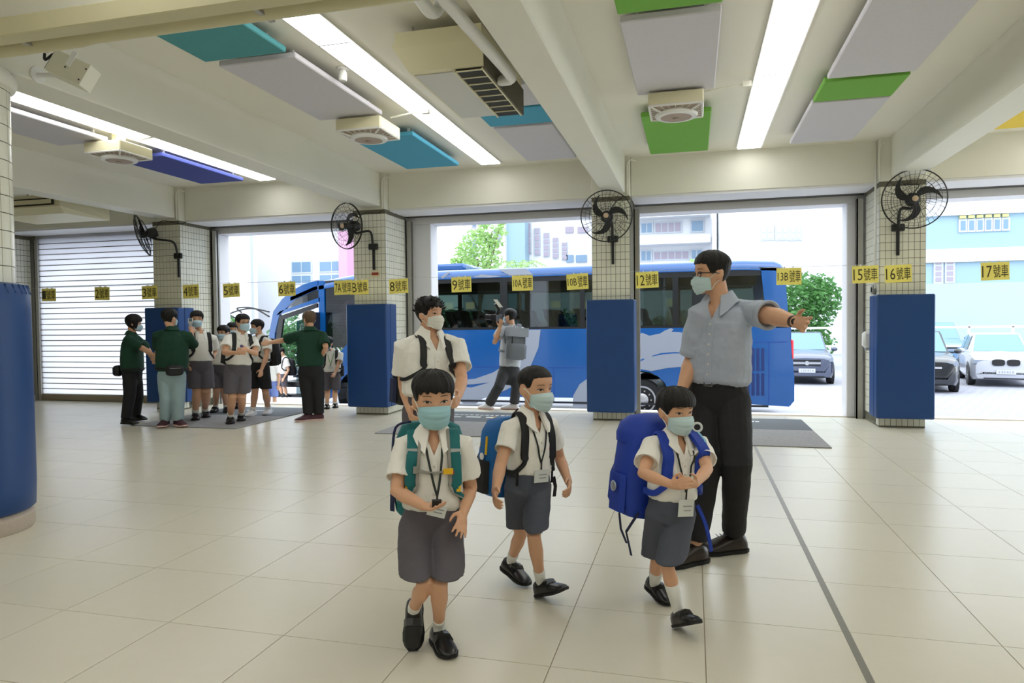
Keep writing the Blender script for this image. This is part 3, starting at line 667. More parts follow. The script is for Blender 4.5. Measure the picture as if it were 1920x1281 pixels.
for x0, z0, x1, z1 in ((.62, .9, 1.86, .915), (.62, -.35, .635, .9), (1.5, -.35, 1.515, .9), (-6.9, .35, -1.8, .36), (-3.0, -.4, -2.99, .35), (-5.0, -.4, -4.99, .35)): MB().box((x0, BY-.004, z0), (x1, BY+.01, z1)).build('panel_seam', seam, bus)
for k in range(5):
    for z0, z1 in ((-.2, .26), (.31, .78)): MB().box((.98+.095*k, BY-.006, z0), (1.04+.095*k, BY+.02, z1)).build('vent_slot', mat('vent dark', (14, 40, 96), .5), bus)
MB().box((1.93, BY+.0, .55), (1.99, BY+.2, .95), .02).build('tail_lamp', mat('red lamp', (226, 50, 60), .3), bus)
MB().box((-6.1, BY-.008, .42), (-5.75, BY+.01, .47)).build('side_badge', mat('pale badge', (230, 210, 214), .5), bus)
MB().box((-5.5, BY-.02, -.44), (1.5, BY+.02, -.4)).build('skirt_edge', bblack, bus)
for a_, b_ in (((505, 585), (432, 588)), ((505, 594), (445, 578)),):
    MB().tube(crv([AtY(*a_, BY+.1), AtY((a_[0]+b_[0])/2, (a_[1]+b_[1])/2-8, BY+.1), AtY(*b_, BY+.1), AtY(b_[0]+8, b_[1]+8, BY+.1)], 5), .02, 6).build('mirror_arm', bblack, bus, smooth=True)
# ================================================================ cars
wpaint = mat('white car paint', (176, 180, 190), .25, coat=.6)
gpaint = mat('grey blue car paint', (84, 92, 114), .25, coat=.7, metal=.3)
kpaint = mat('black car paint', (30, 34, 40), .2, coat=.8)
bpaint = mat('pale blue car paint', (96, 130, 168), .25, coat=.6)
cglass = mat('car windscreen', (100, 138, 164), .08, spec=.8)
chrome = mat('chrome', (220, 222, 226), .15, metal=1)
platem = mat('white number plate', (190, 192, 196), .5)
lampm = mat('headlamp', (130, 140, 156), .12, spec=.8)
def car(label, x, y, rz, paintm, L, Wd, Hh, suv, plate=None, grille='bar'):
    """car in local coordinates: nose towards -y, built from lofted cross sections"""
    nose = AtZ(x, y, GZ); x, y = nose.x-math.sin(rz)*L/2, nose.y+math.cos(rz)*L/2
    t = thing('car', label, 'car', (x, y, GZ), 'parked cars')
    t['_o'] = (0, 0, 0); t.rotation_euler = (0, 0, rz); w = Wd/2
    hood = Hh*.6; sil = .2
    # lower body sections along length: (y, half width, bottom, top)
    secs = [(-.5*L, .62*w, .34, .56), (-.49*L, .84*w, .26, hood*.84), (-.46*L, .93*w, .22, hood*.92), (-.38*L, .98*w, .2, hood*.985), (-.25*L, w, .2, hood*1.06), (-.1*L, w, .2, hood*1.09), (.2*L, w, .2, hood*1.1), (.42*L, .98*w, .22, hood*1.12), (.485*L, .92*w, .28, hood*1.08), (.5*L, .8*w, .36, hood*.98)]
    rings = []
    for yy, ww, zb, zt in secs:
        rings.append([V(-ww*.93, yy, zb), V(-ww, yy, zb+.12), V(-ww, yy, zt-.16), V(-ww*.93, yy, zt-.05), V(-ww*.72, yy, zt), V(0, yy, zt+.025), V(ww*.72, yy, zt), V(ww*.93, yy, zt-.05), V(ww, yy, zt-.16), V(ww, yy, zb+.12), V(ww*.93, yy, zb)])
    bd = MB().loft(rings).build('body', paintm, t, smooth=35); fixnormals(bd.data)
    y0, y1, y2, y3 = -.22*L, -.06*L, (.36 if suv else .28)*L, (.48 if suv else .42)*L; zt0 = hood*1.05
    rings = [[V(-w*.86, y0, zt0-.04), V(-w*.84, y0, zt0), V(w*.84, y0, zt0), V(w*.86, y0, zt0-.04)], [V(-w*.9, y1, zt0), V(-w*.68, y1, Hh-.02), V(w*.68, y1, Hh-.02), V(w*.9, y1, zt0)], [V(-w*.92, (y1+y2)/2, zt0), V(-w*.7, (y1+y2)/2, Hh), V(w*.7, (y1+y2)/2, Hh), V(w*.92, (y1+y2)/2, zt0)], [V(-w*.9, y2, zt0), V(-w*.66, y2, Hh-.05), V(w*.66, y2, Hh-.05), V(w*.9, y2, zt0)], [V(-w*.84, y3, zt0-.03), V(-w*.8, y3, zt0+.05), V(w*.8, y3, zt0+.05), V(w*.84, y3, zt0-.03)]]
    g = MB().loft(rings).build('cabin', paintm, t, smooth=30); fixnormals(g.data)
    def quad(nm, pts, m, off): 
        p = [Vector(q) for q in pts]; n = (p[1]-p[0]).cross(p[2]-p[0]).normalized()
        o = MB().prism([q+n*off for q in p], n*.012).build(nm, m, t); fixnormals(o.data)
    e = .06
    quad('windscreen', [V(-w*.78, y0+.04, zt0+.03), V(w*.78, y0+.04, zt0+.03), V(w*.64, y1-.02, Hh-.05), V(-w*.64, y1-.02, Hh-.05)], cglass, 0)
    for s in (-1, 1):
        quad('side_window', [V(s*w*.885, y1+.0, zt0+.05), V(s*w*.91, (y1+y2)/2-.05, zt0+.05), V(s*w*.72, (y1+y2)/2-.05, Hh-.07), V(s*w*.72, y1+.12, Hh-.09)][::s], mat('dark car glass', (70, 92, 92), .08, spec=.8), 0)
        quad('side_window', [V(s*w*.91, (y1+y2)/2+.05, zt0+.05), V(s*w*.89, y2, zt0+.06), V(s*w*.72, y2-.15, Hh-.12), V(s*w*.72, (y1+y2)/2+.05, Hh-.07)][::s], mat('dark car glass', (70, 92, 92), .08, spec=.8), 0)
        MB().obox((s*w*.7, -.482*L, hood*.8), (w*.22, 0, 0), (0, .035, 0), (0, 0, .055)).build('headlamp', lampm, t)
        MB().lathe([(.055, 0), (.055, -.03), (.03, -.035)], (s*w*.68, -.478*L, .5), 14, (0, 1, 0)).build('fog_lamp', lampm, t)
        MB().ellipsoid((s*(w+.1), y0+.15, zt0+.05), (.1, 0, 0), (0, .06, 0), (0, 0, .075), 12, 8).build('wing_mirror', paintm, t, smooth=True)
        for yy in (-.32*L, .3*L):
            wh = thing('wheel', None, None, (s*(w-.1), yy, .33)); wh.parent = t; wh['_o'] = (s*(w-.1), yy, .33)
            MB().lathe([(.22, -.1), (.31, -.1), (.335, -.05), (.335, .08), (.31, .11), (.22, .11)], (s*(w-.1), yy, .33), 28, (s, 0, 0)).build('tyre', tyre, wh, smooth=40)
            sp_ = MB().lathe([(.235, .1), (.225, .105), (.21, .06), (.05, .06)], (s*(w-.1), yy, .33), 28, (s, 0, 0))
            for k in range(10): a_ = 2*math.pi*k/10; sp_.obox((s*(w+.0), yy+.13*math.cos(a_), .33+.13*math.sin(a_)), (s*.012, 0, 0), V(0, math.cos(a_), math.sin(a_))*.1, V(0, -math.sin(a_), math.cos(a_))*.014)
            sp_.build('rim', alloy, wh)
            MB().lathe([(.38, 0), (.38, .105), (.37, .108)], (s*(w-.1), yy, .36), 24, (s, 0, 0), cap=True).build('wheel_arch', bblack, wh)
    MB().obox((0, -.487*L, .36), (w*.62, 0, 0), (0, .03, 0), (0, 0, .1)).build('lower_intake', bblack, t)
    if grille == 'twin':
        for s in (-1, 1):
            kp = [V(s*.19+.165*math.copysign(abs(math.cos(q))**.6, math.cos(q)), -.5*L-.012, hood*.78+.1*math.copysign(abs(math.sin(q))**.6, math.sin(q))) for q in [2*math.pi*k/20 for k in range(20)]]
            o = MB().prism(kp, (0, .06, 0)).build('kidney_grille', bblack, t); fixnormals(o.data)
    else:
        for zz in (.62, .7, .78): MB().obox((0, -.494*L, hood*zz), (w*.48, 0, 0), (0, .02, 0), (0, 0, .028)).build('grille_bar', chrome if zz > .65 and zz < .75 else bblack, t)
        MB().lathe([(.07, 0), (.07, .02)], (0, -.5*L-.015, hood*.7), 16, (0, -1, 0)).build('badge', chrome, t)
    if plate:
        MB().obox((0, -.5*L-.03, .47), (.25, 0, 0), (0, .01, 0), (0, 0, .065)).build('number_plate', platem, t)
        pl = [c for c in t.children if c.name.startswith('number_plate')][0]; pl['_o'] = (0, 0, 0)
        st_ = MB()
        for q in range(6): st_.box((-.19+.068*q, -.5*L-.0415, .435), (-.155+.068*q+.012*(q % 2), -.5*L-.0395, .505))
        o_ = st_.build('blurred_characters', mat('grey plate ink', (150, 156, 168), .6), pl); o_['kind'] = 'stuff'
    return t
car('white car with twin dark grilles beyond the right column', 1886, 727, math.radians(-13), wpaint, 4.45, 1.82, 1.62, True, True, 'twin')
car('grey blue car parked behind the tail of the coach', 1513, 722, math.radians(-4), gpaint, 4.26, 1.72, 1.7, True, True)
car('black car half hidden behind the right column pad', 1732, 738, math.radians(-10), kpaint, 4.6, 1.85, 1.75, True)
car('pale blue car parked farthest back behind the white car', 1772, 694, math.radians(-8), bpaint, 4.4, 1.8, 1.95, True)
# ================================================================ fence, trees
fw = mat('white fence paint', (240, 242, 244), .5)
fn = thing('railing', 'white railing behind the parked cars', 'railing', (0, 31, GZ))
for z in (.2, .95): MB().box((-18, 31.0, z), (16, 31.06, z+.08)).build('rail', fw, fn)
ps = MB().box((-.04, 0, 0), (.04, .06, 1.85)).mesh('post'); ps.materials.append(fw)
for i in range(23): inst(ps, 'post', fn, (-18+1.5*i, 31.0, GZ))
bark = mat('bark', (120, 104, 84), .9, noise=(20, .2))
def leafmat(name, rgb): 
    return lucentmat(name, rgb, .35)
def tree(name, label, x, y, base, blobs, n, leaf, m, trunk=.14):
    """blobs: (dx, dy, z, rx, ry, rz) clusters of small leaves"""
    t = thing(name, label, 'tree', (x, y, base)); rnd = random.Random(int(abs(x)*100+n))
    vs_, fs = [], []
    tot = sum(b[3]*b[4]*b[5] for b in blobs)
    for dx, dy, z, rx, ry, rz in blobs:
        for _ in range(int(n*rx*ry*rz/tot)):
            while True:
                p = V(rnd.uniform(-1, 1), rnd.uniform(-1, 1), rnd.uniform(-1, 1))
                if .25 < p.length < 1: break
            c = V(x+dx+p.x*rx, y+dy+p.y*ry, z+p.z*rz); a_ = V(rnd.gauss(0, 1), rnd.gauss(0, 1), rnd.gauss(0, .6)).normalized(); b_ = a_.cross(V(rnd.gauss(0, 1), rnd.gauss(0, 1), rnd.gauss(0, 1))).normalized()
            s = leaf*rnd.uniform(.6, 1.3); k = len(vs_)
            vs_ += [c-a_*s, c+b_*s*.45, c+a_*s, c-b_*s*.45]; fs.append((k, k+1, k+2, k+3))
    mb = MB(); mb.v = [tuple(q) for q in vs_]; mb.f = fs; o = mb.build('foliage', m, t); o['kind'] = 'stuff'
    tr_ = MB().tube(crv([V(x, y, base), V(x+.1, y, base+.6*(blobs[0][2]-base)), V(x+blobs[0][0], y+blobs[0][1], blobs[0][2])], 4), [trunk]*5+[trunk*.7]*3+[trunk*.5], 8)
    for dx, dy, z, rx, ry, rz in blobs[1:]: tr_.tube([V(x+.05, y, base+.5*(blobs[0][2]-base)), V(x+dx, y+dy, z)], [trunk*.5, trunk*.2], 6)
    tr_.build('trunk', bark, t, smooth=True)
    return t
gA, gB, gC = leafmat('leaf mid green', (84, 136, 72)), leafmat('leaf light green', (160, 196, 124)), leafmat('leaf deep green', (70, 116, 70))
tree('bushy_tree', 'bushy green tree between the coach tail and the white pillar', 4.6, 33.5, GZ, [(0, 0, 2.0, 1.7, 1.4, 1.5), (-1.1, 0, 1.3, 1.2, 1, 1.1), (.9, 0, 2.4, .9, .9, 1.0), (.2, -.3, .3, 1.3, 1, .9)], 5200, .13, gA)
for i, (x, h, lab) in enumerate(((-21.5, 2.2, 'rounded tree left of the coach front'), (-17, 1.75, 'green tree seen through the coach door'), (-13, 1.8, 'green tree seen through the front side window of the coach'), (-9.4, 1.9, 'green tree seen through the coach windows behind the photographer'), (-4.7, 1.85, 'green tree seen through the coach window beside the centre column'), (-0.4, 1.7, 'green tree seen through the coach window right of the centre column'))):
    tree('bushy_tree', lab, x, 27+(i % 3)*1.2, GZ, [(0, 0, h-1.1, 1.7, 1.2, 1.2), (1.2, 0, h-1.4, 1.2, 1, 1.1), (-1.1, .2, h-1.5, 1.2, 1, 1.1)], 3000, .13, gC if i % 2 else gA)
tree('slender_tree', 'pale green slender tree above the coach roof by the white pillar', -10.6, 34, GZ, [(0, 0, 4.6, 1.3, 1.0, 1.5), (.8, 0, 6.0, .8, .7, 1.0), (-.9, 0, 3.8, 1.1, .8, 1.0), (1.4, 0, 7.0, .5, .5, .7)], 2600, .13, gB, .1)
tree('slender_tree', 'pale yellow green shrub top above the coach behind the man', .6, 34, GZ, [(0, 0, 3.75, 1.1, .8, .55), (-1.0, 0, 3.55, .8, .6, .4)], 900, .13, gB, .08)
pt = thing('palm_tree', 'palm fronds rising over the coach roof', 'tree', (-9.3, 36, GZ))
MB().tube([(-9.0, 36, GZ), (-8.9, 36, 3.6)], [.16, .12], 8).build('trunk', bark, pt, smooth=True)
for k in range(9):
    a_ = 2*math.pi*k/9+.3; tip = V(math.cos(a_)*1.5, math.sin(a_)*1.2, .5); pth = crv([V(-8.9, 36, 3.6), V(-8.9, 36, 3.9)+tip*.45+V(0, 0, .45), V(-8.9, 36, 3.7)+tip+V(0, 0, .1)], 6)
    fr = MB()
    for i in range(2, len(pth)-1):
        d = (pth[i+1]-pth[i-1]).normalized(); sd = d.cross(V(0, 0, 1)).normalized(); 
        for s in (-1, 1): fr.add([pth[i], pth[i]+sd*s*.32+V(0, 0, -.12)+d*.16, pth[i]+d*.1], [(0, 1, 2)])
    fr.tube(pth, .015, 5); fr.build('frond', gB, pt)
# ================================================================ buildings beyond
def mkb(name, rgb): return mat(name, rgb, .8, noise=(.4, .02))
bwhite, bcyan, bpink = mkb('white facade', (206, 209, 214)), mkb('pale cyan facade', (142, 170, 186)), mkb('pink facade', (196, 150, 180))
winb, winp, winy = mat('pale window glass', (104, 134, 162), .2), mat('pinkish window', (148, 140, 156), .4), mat('yellow blind', (186, 180, 120), .6)
bframe = mat('window frame pale', (176, 184, 194), .5)
def building(label, boxes, wins, bands=()):
    x0 = (boxes[0][0][0]+boxes[0][1][0])/2; t = thing('building', label, 'building', (x0, boxes[0][0][1], GZ), 'buildings across the yard')
    for a_, b_, m in boxes: MB().box(a_, b_).build('wall', m, t)
    for a_, b_, m in bands: MB().box(a_, b_).build('band', m, t)
    for y, (u0, v0, u1, v1), m, nx, nz in wins:
        p, q = AtY(u0, v1, y), AtY(u1, v0, y)
        w = MB().box((p.x-.06, y-.07, p.z-.06), (q.x+.06, y+.02, q.z+.06)).build('window', bframe, t)
        for i in range(nx):
            for j in range(nz):
                dx = (q.x-p.x)/nx; dz = (q.z-p.z)/nz
                MB().box((p.x+dx*i+.04, y-.09, p.z+dz*j+.04), (p.x+dx*(i+1)-.04, y-.06, p.z+dz*(j+1)-.04)).build('pane', m, w)
    return t
building('white block with two wide windows behind the coach front', [((-48, 44, GZ), (-23.6, 52, 16), bwhite)], [(44, (548, 490, 584, 512), winb, 2, 1), (44, (548, 516, 584, 532), winb, 2, 1), (44, (600, 489, 645, 510), winb, 2, 1), (44, (600, 514, 645, 530), winb, 2, 1)], [((-23.55, 43.5, GZ), (-22.9, 50, 16), bpink)])
building('low pale wall panels left of the coach', [((-36, 40, GZ), (-28.2, 41, 7.5), bwhite)], [], [((-28.2, 39.9, GZ), (-27.95, 40.2, 12), bframe)])
tw = building('narrow tower with stacked blue windows', [((-18.8, 56, GZ), (-17.0, 62, 20), bwhite)], [(56, (886, 418+31*0-9, 905, 418+31*0+8), winb, 2, 1), (56, (886, 446, 905, 452), winb, 2, 1), (56, (886, 455, 905, 468), winb, 2, 1), (56, (886, 471, 905, 483), winb, 2, 1), (56, (886, 487, 905, 503), winb, 2, 1)])
cw = building('white and cyan wing with angled rows of windows', [((-16.9, 54, GZ), (-14.5, 62, 20), bwhite), ((-14.5, 54.5, GZ), (-13.0, 62, 20), bcyan), ((-13.0, 56, GZ), (-5.2, 62, 20), bwhite)], [])
for i in range(5):
    u = 985+17*i; v = 418+9*i
    p, q = AtY(u, v+58-6*i, 55.9), AtY(u+11, v, 55.9)
    w = MB().box((p.x, 55.85, p.z), (q.x, 56, q.z)).build('window', bframe, cw)
    for j in range(4): MB().box((p.x+.05, 55.8, p.z+(q.z-p.z)*j/4+.05), (q.x-.05, 55.84, p.z+(q.z-p.z)*(j+1)/4-.05), ).build('pane', winp, w)
pz = AtY(933, 440, 53.9)
MB().lathe([(.3, .5), (.34, .2), (.2, 0), (.36, -.2), (.3, -.35), (.14, -.6), (.05, -.62)], (pz.x, 53.97, pz.z), 12).build('wall_emblem', mat('grey emblem', (160, 162, 182), .6), cw, smooth=True)
for u0, v0, u1, v1 in ((1060, 425, 1075, 437), (1083, 425, 1102, 437), (1062, 478, 1075, 492), (1080, 478, 1100, 492)):
    p, q = AtY(u0, v1, 55.9), AtY(u1, v0, 55.9); MB().box((p.x, 55.85, p.z), (q.x, 56, q.z)).build('window', winp if v0 < 450 else winb, cw)
fl = building('white balcony block above the coach beside the pointing man', [((-5.0, 50, GZ), (1.3, 58, 14), bwhite)], [(50, (1202, 418, 1223, 438), winb, 2, 1), (50, (1228, 416, 1277, 437), winp, 4, 1), (50, (1296, 413, 1319, 435), winb, 1, 1), (50, (1202, 470, 1221, 490), winb, 2, 1), (50, (1226, 470, 1292, 488), winp, 5, 1), (50, (1296, 468, 1316, 486), winb, 2, 1)])
for v0, v1 in ((440, 462), (402, 412)):
    p, q = AtY(1150, v1, 49), AtY(1332, v0, 49); MB().box((p.x, 48.6, p.z), (q.x, 50, q.z)).build('balcony_parapet', bwhite, fl)
building('plain white block with faint windows right of the coach', [((1.7, 46, GZ), (11.6, 54, 16), bwhite)], [(46, (1427, 424, 1450, 450), bframe, 2, 2), (46, (1455, 424, 1478, 450), bframe, 2, 2), (46, (1482, 424, 1502, 450), bframe, 2, 2)])
cy_ = building('pale cyan building with white bands and a row of blue windows', [((11.8, 42, GZ), (40, 52, 14), bcyan)], [(42, (1799+16*i, 413-i*.6, 1811+16*i, 434-i*.6), winb, 1, 1) for i in range(6)]+[(42, (1752, 487, 1766, 530), winp, 1, 4), (42, (1773, 486, 1788, 529), winp, 1, 4)], [((11.8, 41.8, AtY(1850, 490, 42).z), (40, 42.02, AtY(1850, 465, 42).z), bwhite), ((11.8, 41.8, AtY(1850, 402, 42).z), (40, 42.02, 14), bwhite), ((11.8, 41.9, GZ), (40, 42.02, AtY(1850, 530, 42).z), mkb('lower pale wall', (160, 174, 188)))])
for i in range(6):
    p, q = AtY(1799+16*i, 410-i*.6, 41.9), AtY(1811+16*i, 404-i*.6, 41.9); MB().box((p.x, 41.85, p.z), (q.x, 41.98, q.z)).build('window_blind', winy, cy_)
# ================================================================ people: builder
UP = V(0, 0, 1)
PENDING = []
FOLDTEX = {}
def foldtex(scale):
    if scale not in FOLDTEX:
        t = bpy.data.textures.new('cloth folds', 'CLOUDS'); t.noise_scale = scale; t.noise_depth = 2; FOLDTEX[scale] = t
    return FOLDTEX[scale]
def remesh(o, vox, it=4, fold=0, fscale=.09):
    r = o.modifiers.new('r', 'REMESH'); r.mode = 'VOXEL'; r.voxel_size = vox; r.use_smooth_shade = True
    if it: s = o.modifiers.new('s', 'SMOOTH'); s.factor = .5; s.iterations = it
    if fold: d = o.modifiers.new('d', 'DISPLACE'); d.texture = foldtex(fscale); d.strength = fold; d.mid_level = .5; d.texture_coords = 'GLOBAL'
    PENDING.append(o)
def flush():
    dg = bpy.context.evaluated_depsgraph_get(); dg.update()
    res = [(o, bpy.data.meshes.new_from_object(o.evaluated_get(dg))) for o in PENDING]
    for o, me in res:
        o.modifiers.clear(); old = o.data; o.data = me; me.name = o.name; bpy.data.meshes.remove(old); shade(me)
    PENDING.clear()
skinm = mat('skin light tan', (222, 172, 138), .5, spec=.4, noise=(30, .04), bump=(300, .06, .001))
skin2 = mat('skin tan', (214, 158, 120), .5, spec=.4, noise=(30, .04), bump=(300, .06, .001))
def hairmat(name, rgb):
    m = mat(name, rgb, .5, spec=.35, noise=(150, .55), bump=(170, .9, .006)); nt = m.node_tree
    tc = [n for n in nt.nodes if n.type == 'TEX_COORD'][0]; mp = nt.nodes.new('ShaderNodeMapping'); mp.inputs['Scale'].default_value = (1, 1, .14)
    nt.links.new(tc.outputs['Object'], mp.inputs['Vector'])
    for n in nt.nodes:
        if n.type == 'TEX_NOISE': nt.links.new(mp.outputs[0], n.inputs['Vector'])
    return m
hairm = hairmat('black hair', (20, 17, 16)); hairg = hairmat('brown grey hair', (104, 82, 62))
eyew = mat('eye white', (226, 216, 208), .3); irism = mat('dark iris', (24, 14, 10), .2); browm = mat('eyebrow', (44, 32, 26), .8)
maskb = mat('blue surgical mask', (164, 208, 216), .8, bump=(160, .15, .001)); maskg = mat('pale green surgical mask', (198, 222, 224), .8, bump=(160, .15, .001)); maskw = mat('white surgical mask', (236, 236, 226), .8, bump=(160, .15, .001)); maskp = mat('sky blue surgical mask', (190, 218, 232), .8, bump=(160, .15, .001))
whitesh = mat('white cotton shirt', (246, 244, 236), .85, sheen=.2, noise=(14, .02), bump=(38, .25, .004))
greensh = mat('dark green polo', (18, 62, 44), .85, bump=(60, .2, .003))
greysh = mat('grey blue dress shirt', (176, 185, 200), .8, noise=(120, .03), bump=(30, .25, .004))
tee = mat('grey tee', (196, 200, 206), .85, bump=(40, .2, .003))
shortg = mat('grey school shorts', (92, 88, 94), .85, noise=(20, .04), bump=(40, .25, .004))
shortb = mat('slate school shorts', (80, 84, 96), .85, noise=(20, .04), bump=(40, .25, .004))
blackpt = mat('black trousers', (24, 24, 27), .8, bump=(40, .25, .004)); charpt = mat('charcoal trousers', (58, 59, 63), .85, bump=(40, .3, .004)); jeans = mat('light blue jeans', (160, 184, 190), .85, noise=(12, .06), bump=(60, .25, .004))
blues = mat('blue shorts', (120, 140, 200), .85)
sockm = mat('white sock', (236, 236, 230), .9, wave=(90, .2, .001, 'Z')); shoem = mat('black leather shoe', (18, 18, 20), .3, spec=.6); brogue = mat('dark brown leather shoe', (38, 28, 24), .28, spec=.6); solem = mat('black rubber sole', (16, 16, 17), .7)
sneak = mat('white sneaker', (232, 232, 236), .6); pinksh = mat('maroon sneaker', (70, 34, 44), .6); pinkso = mat('pale pink sole', (226, 190, 180), .6)
buttm = mat('shirt button', (226, 224, 214), .4); beltm = mat('black belt leather', (26, 24, 24), .4)
# head profile in units of head height (chin -.5 .. crown .5): t, half width, front y, back y
HP = [(-.5, .07, .33, .2), (-.47, .15, .37, .1), (-.4, .22, .385, -.06), (-.28, .275, .385, -.22), (-.14, .31, .38, -.34), (0, .335, .378, -.41), (.12, .35, .395, -.44), (.24, .35, .385, -.44), (.34, .318, .325, -.395), (.42, .25, .235, -.3), (.47, .165, .14, -.19), (.5, .03, -.0, -.05)]
def hpar(t):
    t = max(-.5, min(.5, t))
    for i in range(len(HP)-1):
        if t <= HP[i+1][0]:
            a, b = HP[i], HP[i+1]; k = (t-a[0])/(b[0]-a[0]); p0 = HP[max(i-1, 0)]; p3 = HP[min(i+2, len(HP)-1)]
            return tuple(.5*(2*a[j]+(b[j]-p0[j])*k+(2*p0[j]-5*a[j]+4*b[j]-p3[j])*k*k+(3*a[j]-p0[j]-3*b[j]+p3[j])*k**3) for j in (1, 2, 3))
    return HP[-1][1:]
def hsurf(az, t, off=0.0, wide=1.0):
    w, f, b = hpar(t); w *= wide; y0, hy = (f+b)/2, (f-b)/2
    s, c = math.sin(az), math.cos(az); p = .9
    x = (w+off)*math.copysign(abs(s)**p, s); y = y0+(hy+off)*math.copysign(abs(c)**p, c)
    if c > 0:
        n = math.exp(-((x/.055)**2))*(.055*math.exp(-(((t+.17)/.07)**2))+.02*math.exp(-(((t+.06)/.06)**2))); y += n
        e = math.exp(-(((abs(x)-.155)/.07)**2)-(((t+.02)/.05)**2)); y -= .022*e
    return V(x, y, t)
def hfront(x, t, wide=1.0):
    w, f, b = hpar(t); w *= wide; y0, hy = (f+b)/2, (f-b)/2; q = min(.999, abs(x)/w)
    s = q**(1/.9); y = y0+hy*math.sqrt(max(0, 1-s*s))**.9
    n = math.exp(-((x/.055)**2))*(.055*math.exp(-(((t+.17)/.07)**2))+.02*math.exp(-(((t+.06)/.06)**2)))
    e = math.exp(-(((abs(x)-.155)/.07)**2)-(((t+.02)/.05)**2))
    return y+n-.022*e
class Person: pass
def solve(u, v, parent, L, sign):
    q = ray(u, v); o = CAMLOC-parent; a = q.dot(q); b = 2*q.dot(o); c = o.dot(o)-L*L; D = b*b-4*a*c
    s = -b/(2*a) if D <= 0 else (-b-sign*math.sqrt(D))/(2*a)
    return CAMLOC+q*s
def hand(mb, wrist, d, n, thumb, L, curl=.3, spread=.12):
    """palm and five fingers; d finger direction, n palm normal, thumb = +1/-1 side"""
    d = d.normalized(); n = (n-d*n.dot(d)).normalized(); b = d.cross(n)*thumb; W = L*.44
    pl = [(0, .30, .20), (.12, .36, .19), (.28, .46, .17), (.42, .5, .15), (.5, .47, .12)]
    mb.loft([[wrist+d*L*f+b*(math.cos(a)*W*wd_)+n*(math.sin(a)*L*th*.62) for a in [2*math.pi*k/12 for k in range(12)]] for f, wd_, th in pl])
    fr = L*.052
    for i, (o, fl) in enumerate(((.36, .45), (.125, .5), (-.115, .47), (-.35, .37))):
        base = wrist+d*L*.44+b*W*o; dd = (d+b*spread*(o*2.2)).normalized(); ang = 0; p = base; pts = [base, wrist+d*L*.5+b*W*o*1.02]; p = pts[-1]
        c = curl[i] if hasattr(curl, '__len__') else curl
        for seg, kk in ((.42, .9), (.32, 1.3), (.26, .8)):
            ang += c*kk*.75; p = p+(dd*math.cos(ang)+n*math.sin(ang))*L*fl*seg; pts.append(p)
        mb.tube(pts, [fr*1.15, fr*1.12, fr*1.05, fr*.98, fr*.8], 8, round_ends=True)
    tb = wrist+d*L*.12+b*W*.34; t1 = tb+(b*.75+d*.6+n*.25).normalized()*L*.2; t2 = t1+(b*.35+d*.9+n*.25).normalized()*L*.17; t3 = t2+(d*.95+b*.1+n*.3).normalized()*L*.13
    mb.tube([tb, t1, t2, t3], [fr*1.5, fr*1.3, fr*1.1, fr*.85], 8, round_ends=True)
def ctube(mb, pts, radii, seg=14, sq=1.0, up=None, recess=.02, flat=0):
    """cloth tube with an opening at its end"""
    pts = [Vector(p) for p in pts]
    n0 = len(mb.v); nf = len(mb.f); mb.tube(pts, radii, seg, sq, up)
    # replace the end cap by a recess
    mb.f.pop(); last = [Vector(p) for p in mb.v[-seg:]]; c = pts[-1]; t = (pts[-1]-pts[-2]).normalized(); o = len(mb.v)
    if flat and abs(t.z) > .3:
        last = [p-t*((p-c).z/t.z)*flat for p in last]; mb.v[-seg:] = [tuple(p) for p in last]
    for fr, dp in ((.84, 0), (.8, recess)):
        mb.v.extend([tuple(c+(p-c)*fr-t*dp) for p in last])
    for i in range(2):
        for j in range(seg): a = o-seg+i*seg+j; b = o-seg+i*seg+(j+1) % seg; mb.f.append((a, b, b+seg, a+seg))
    mb.f.append(tuple(o+seg+j for j in range(seg)))
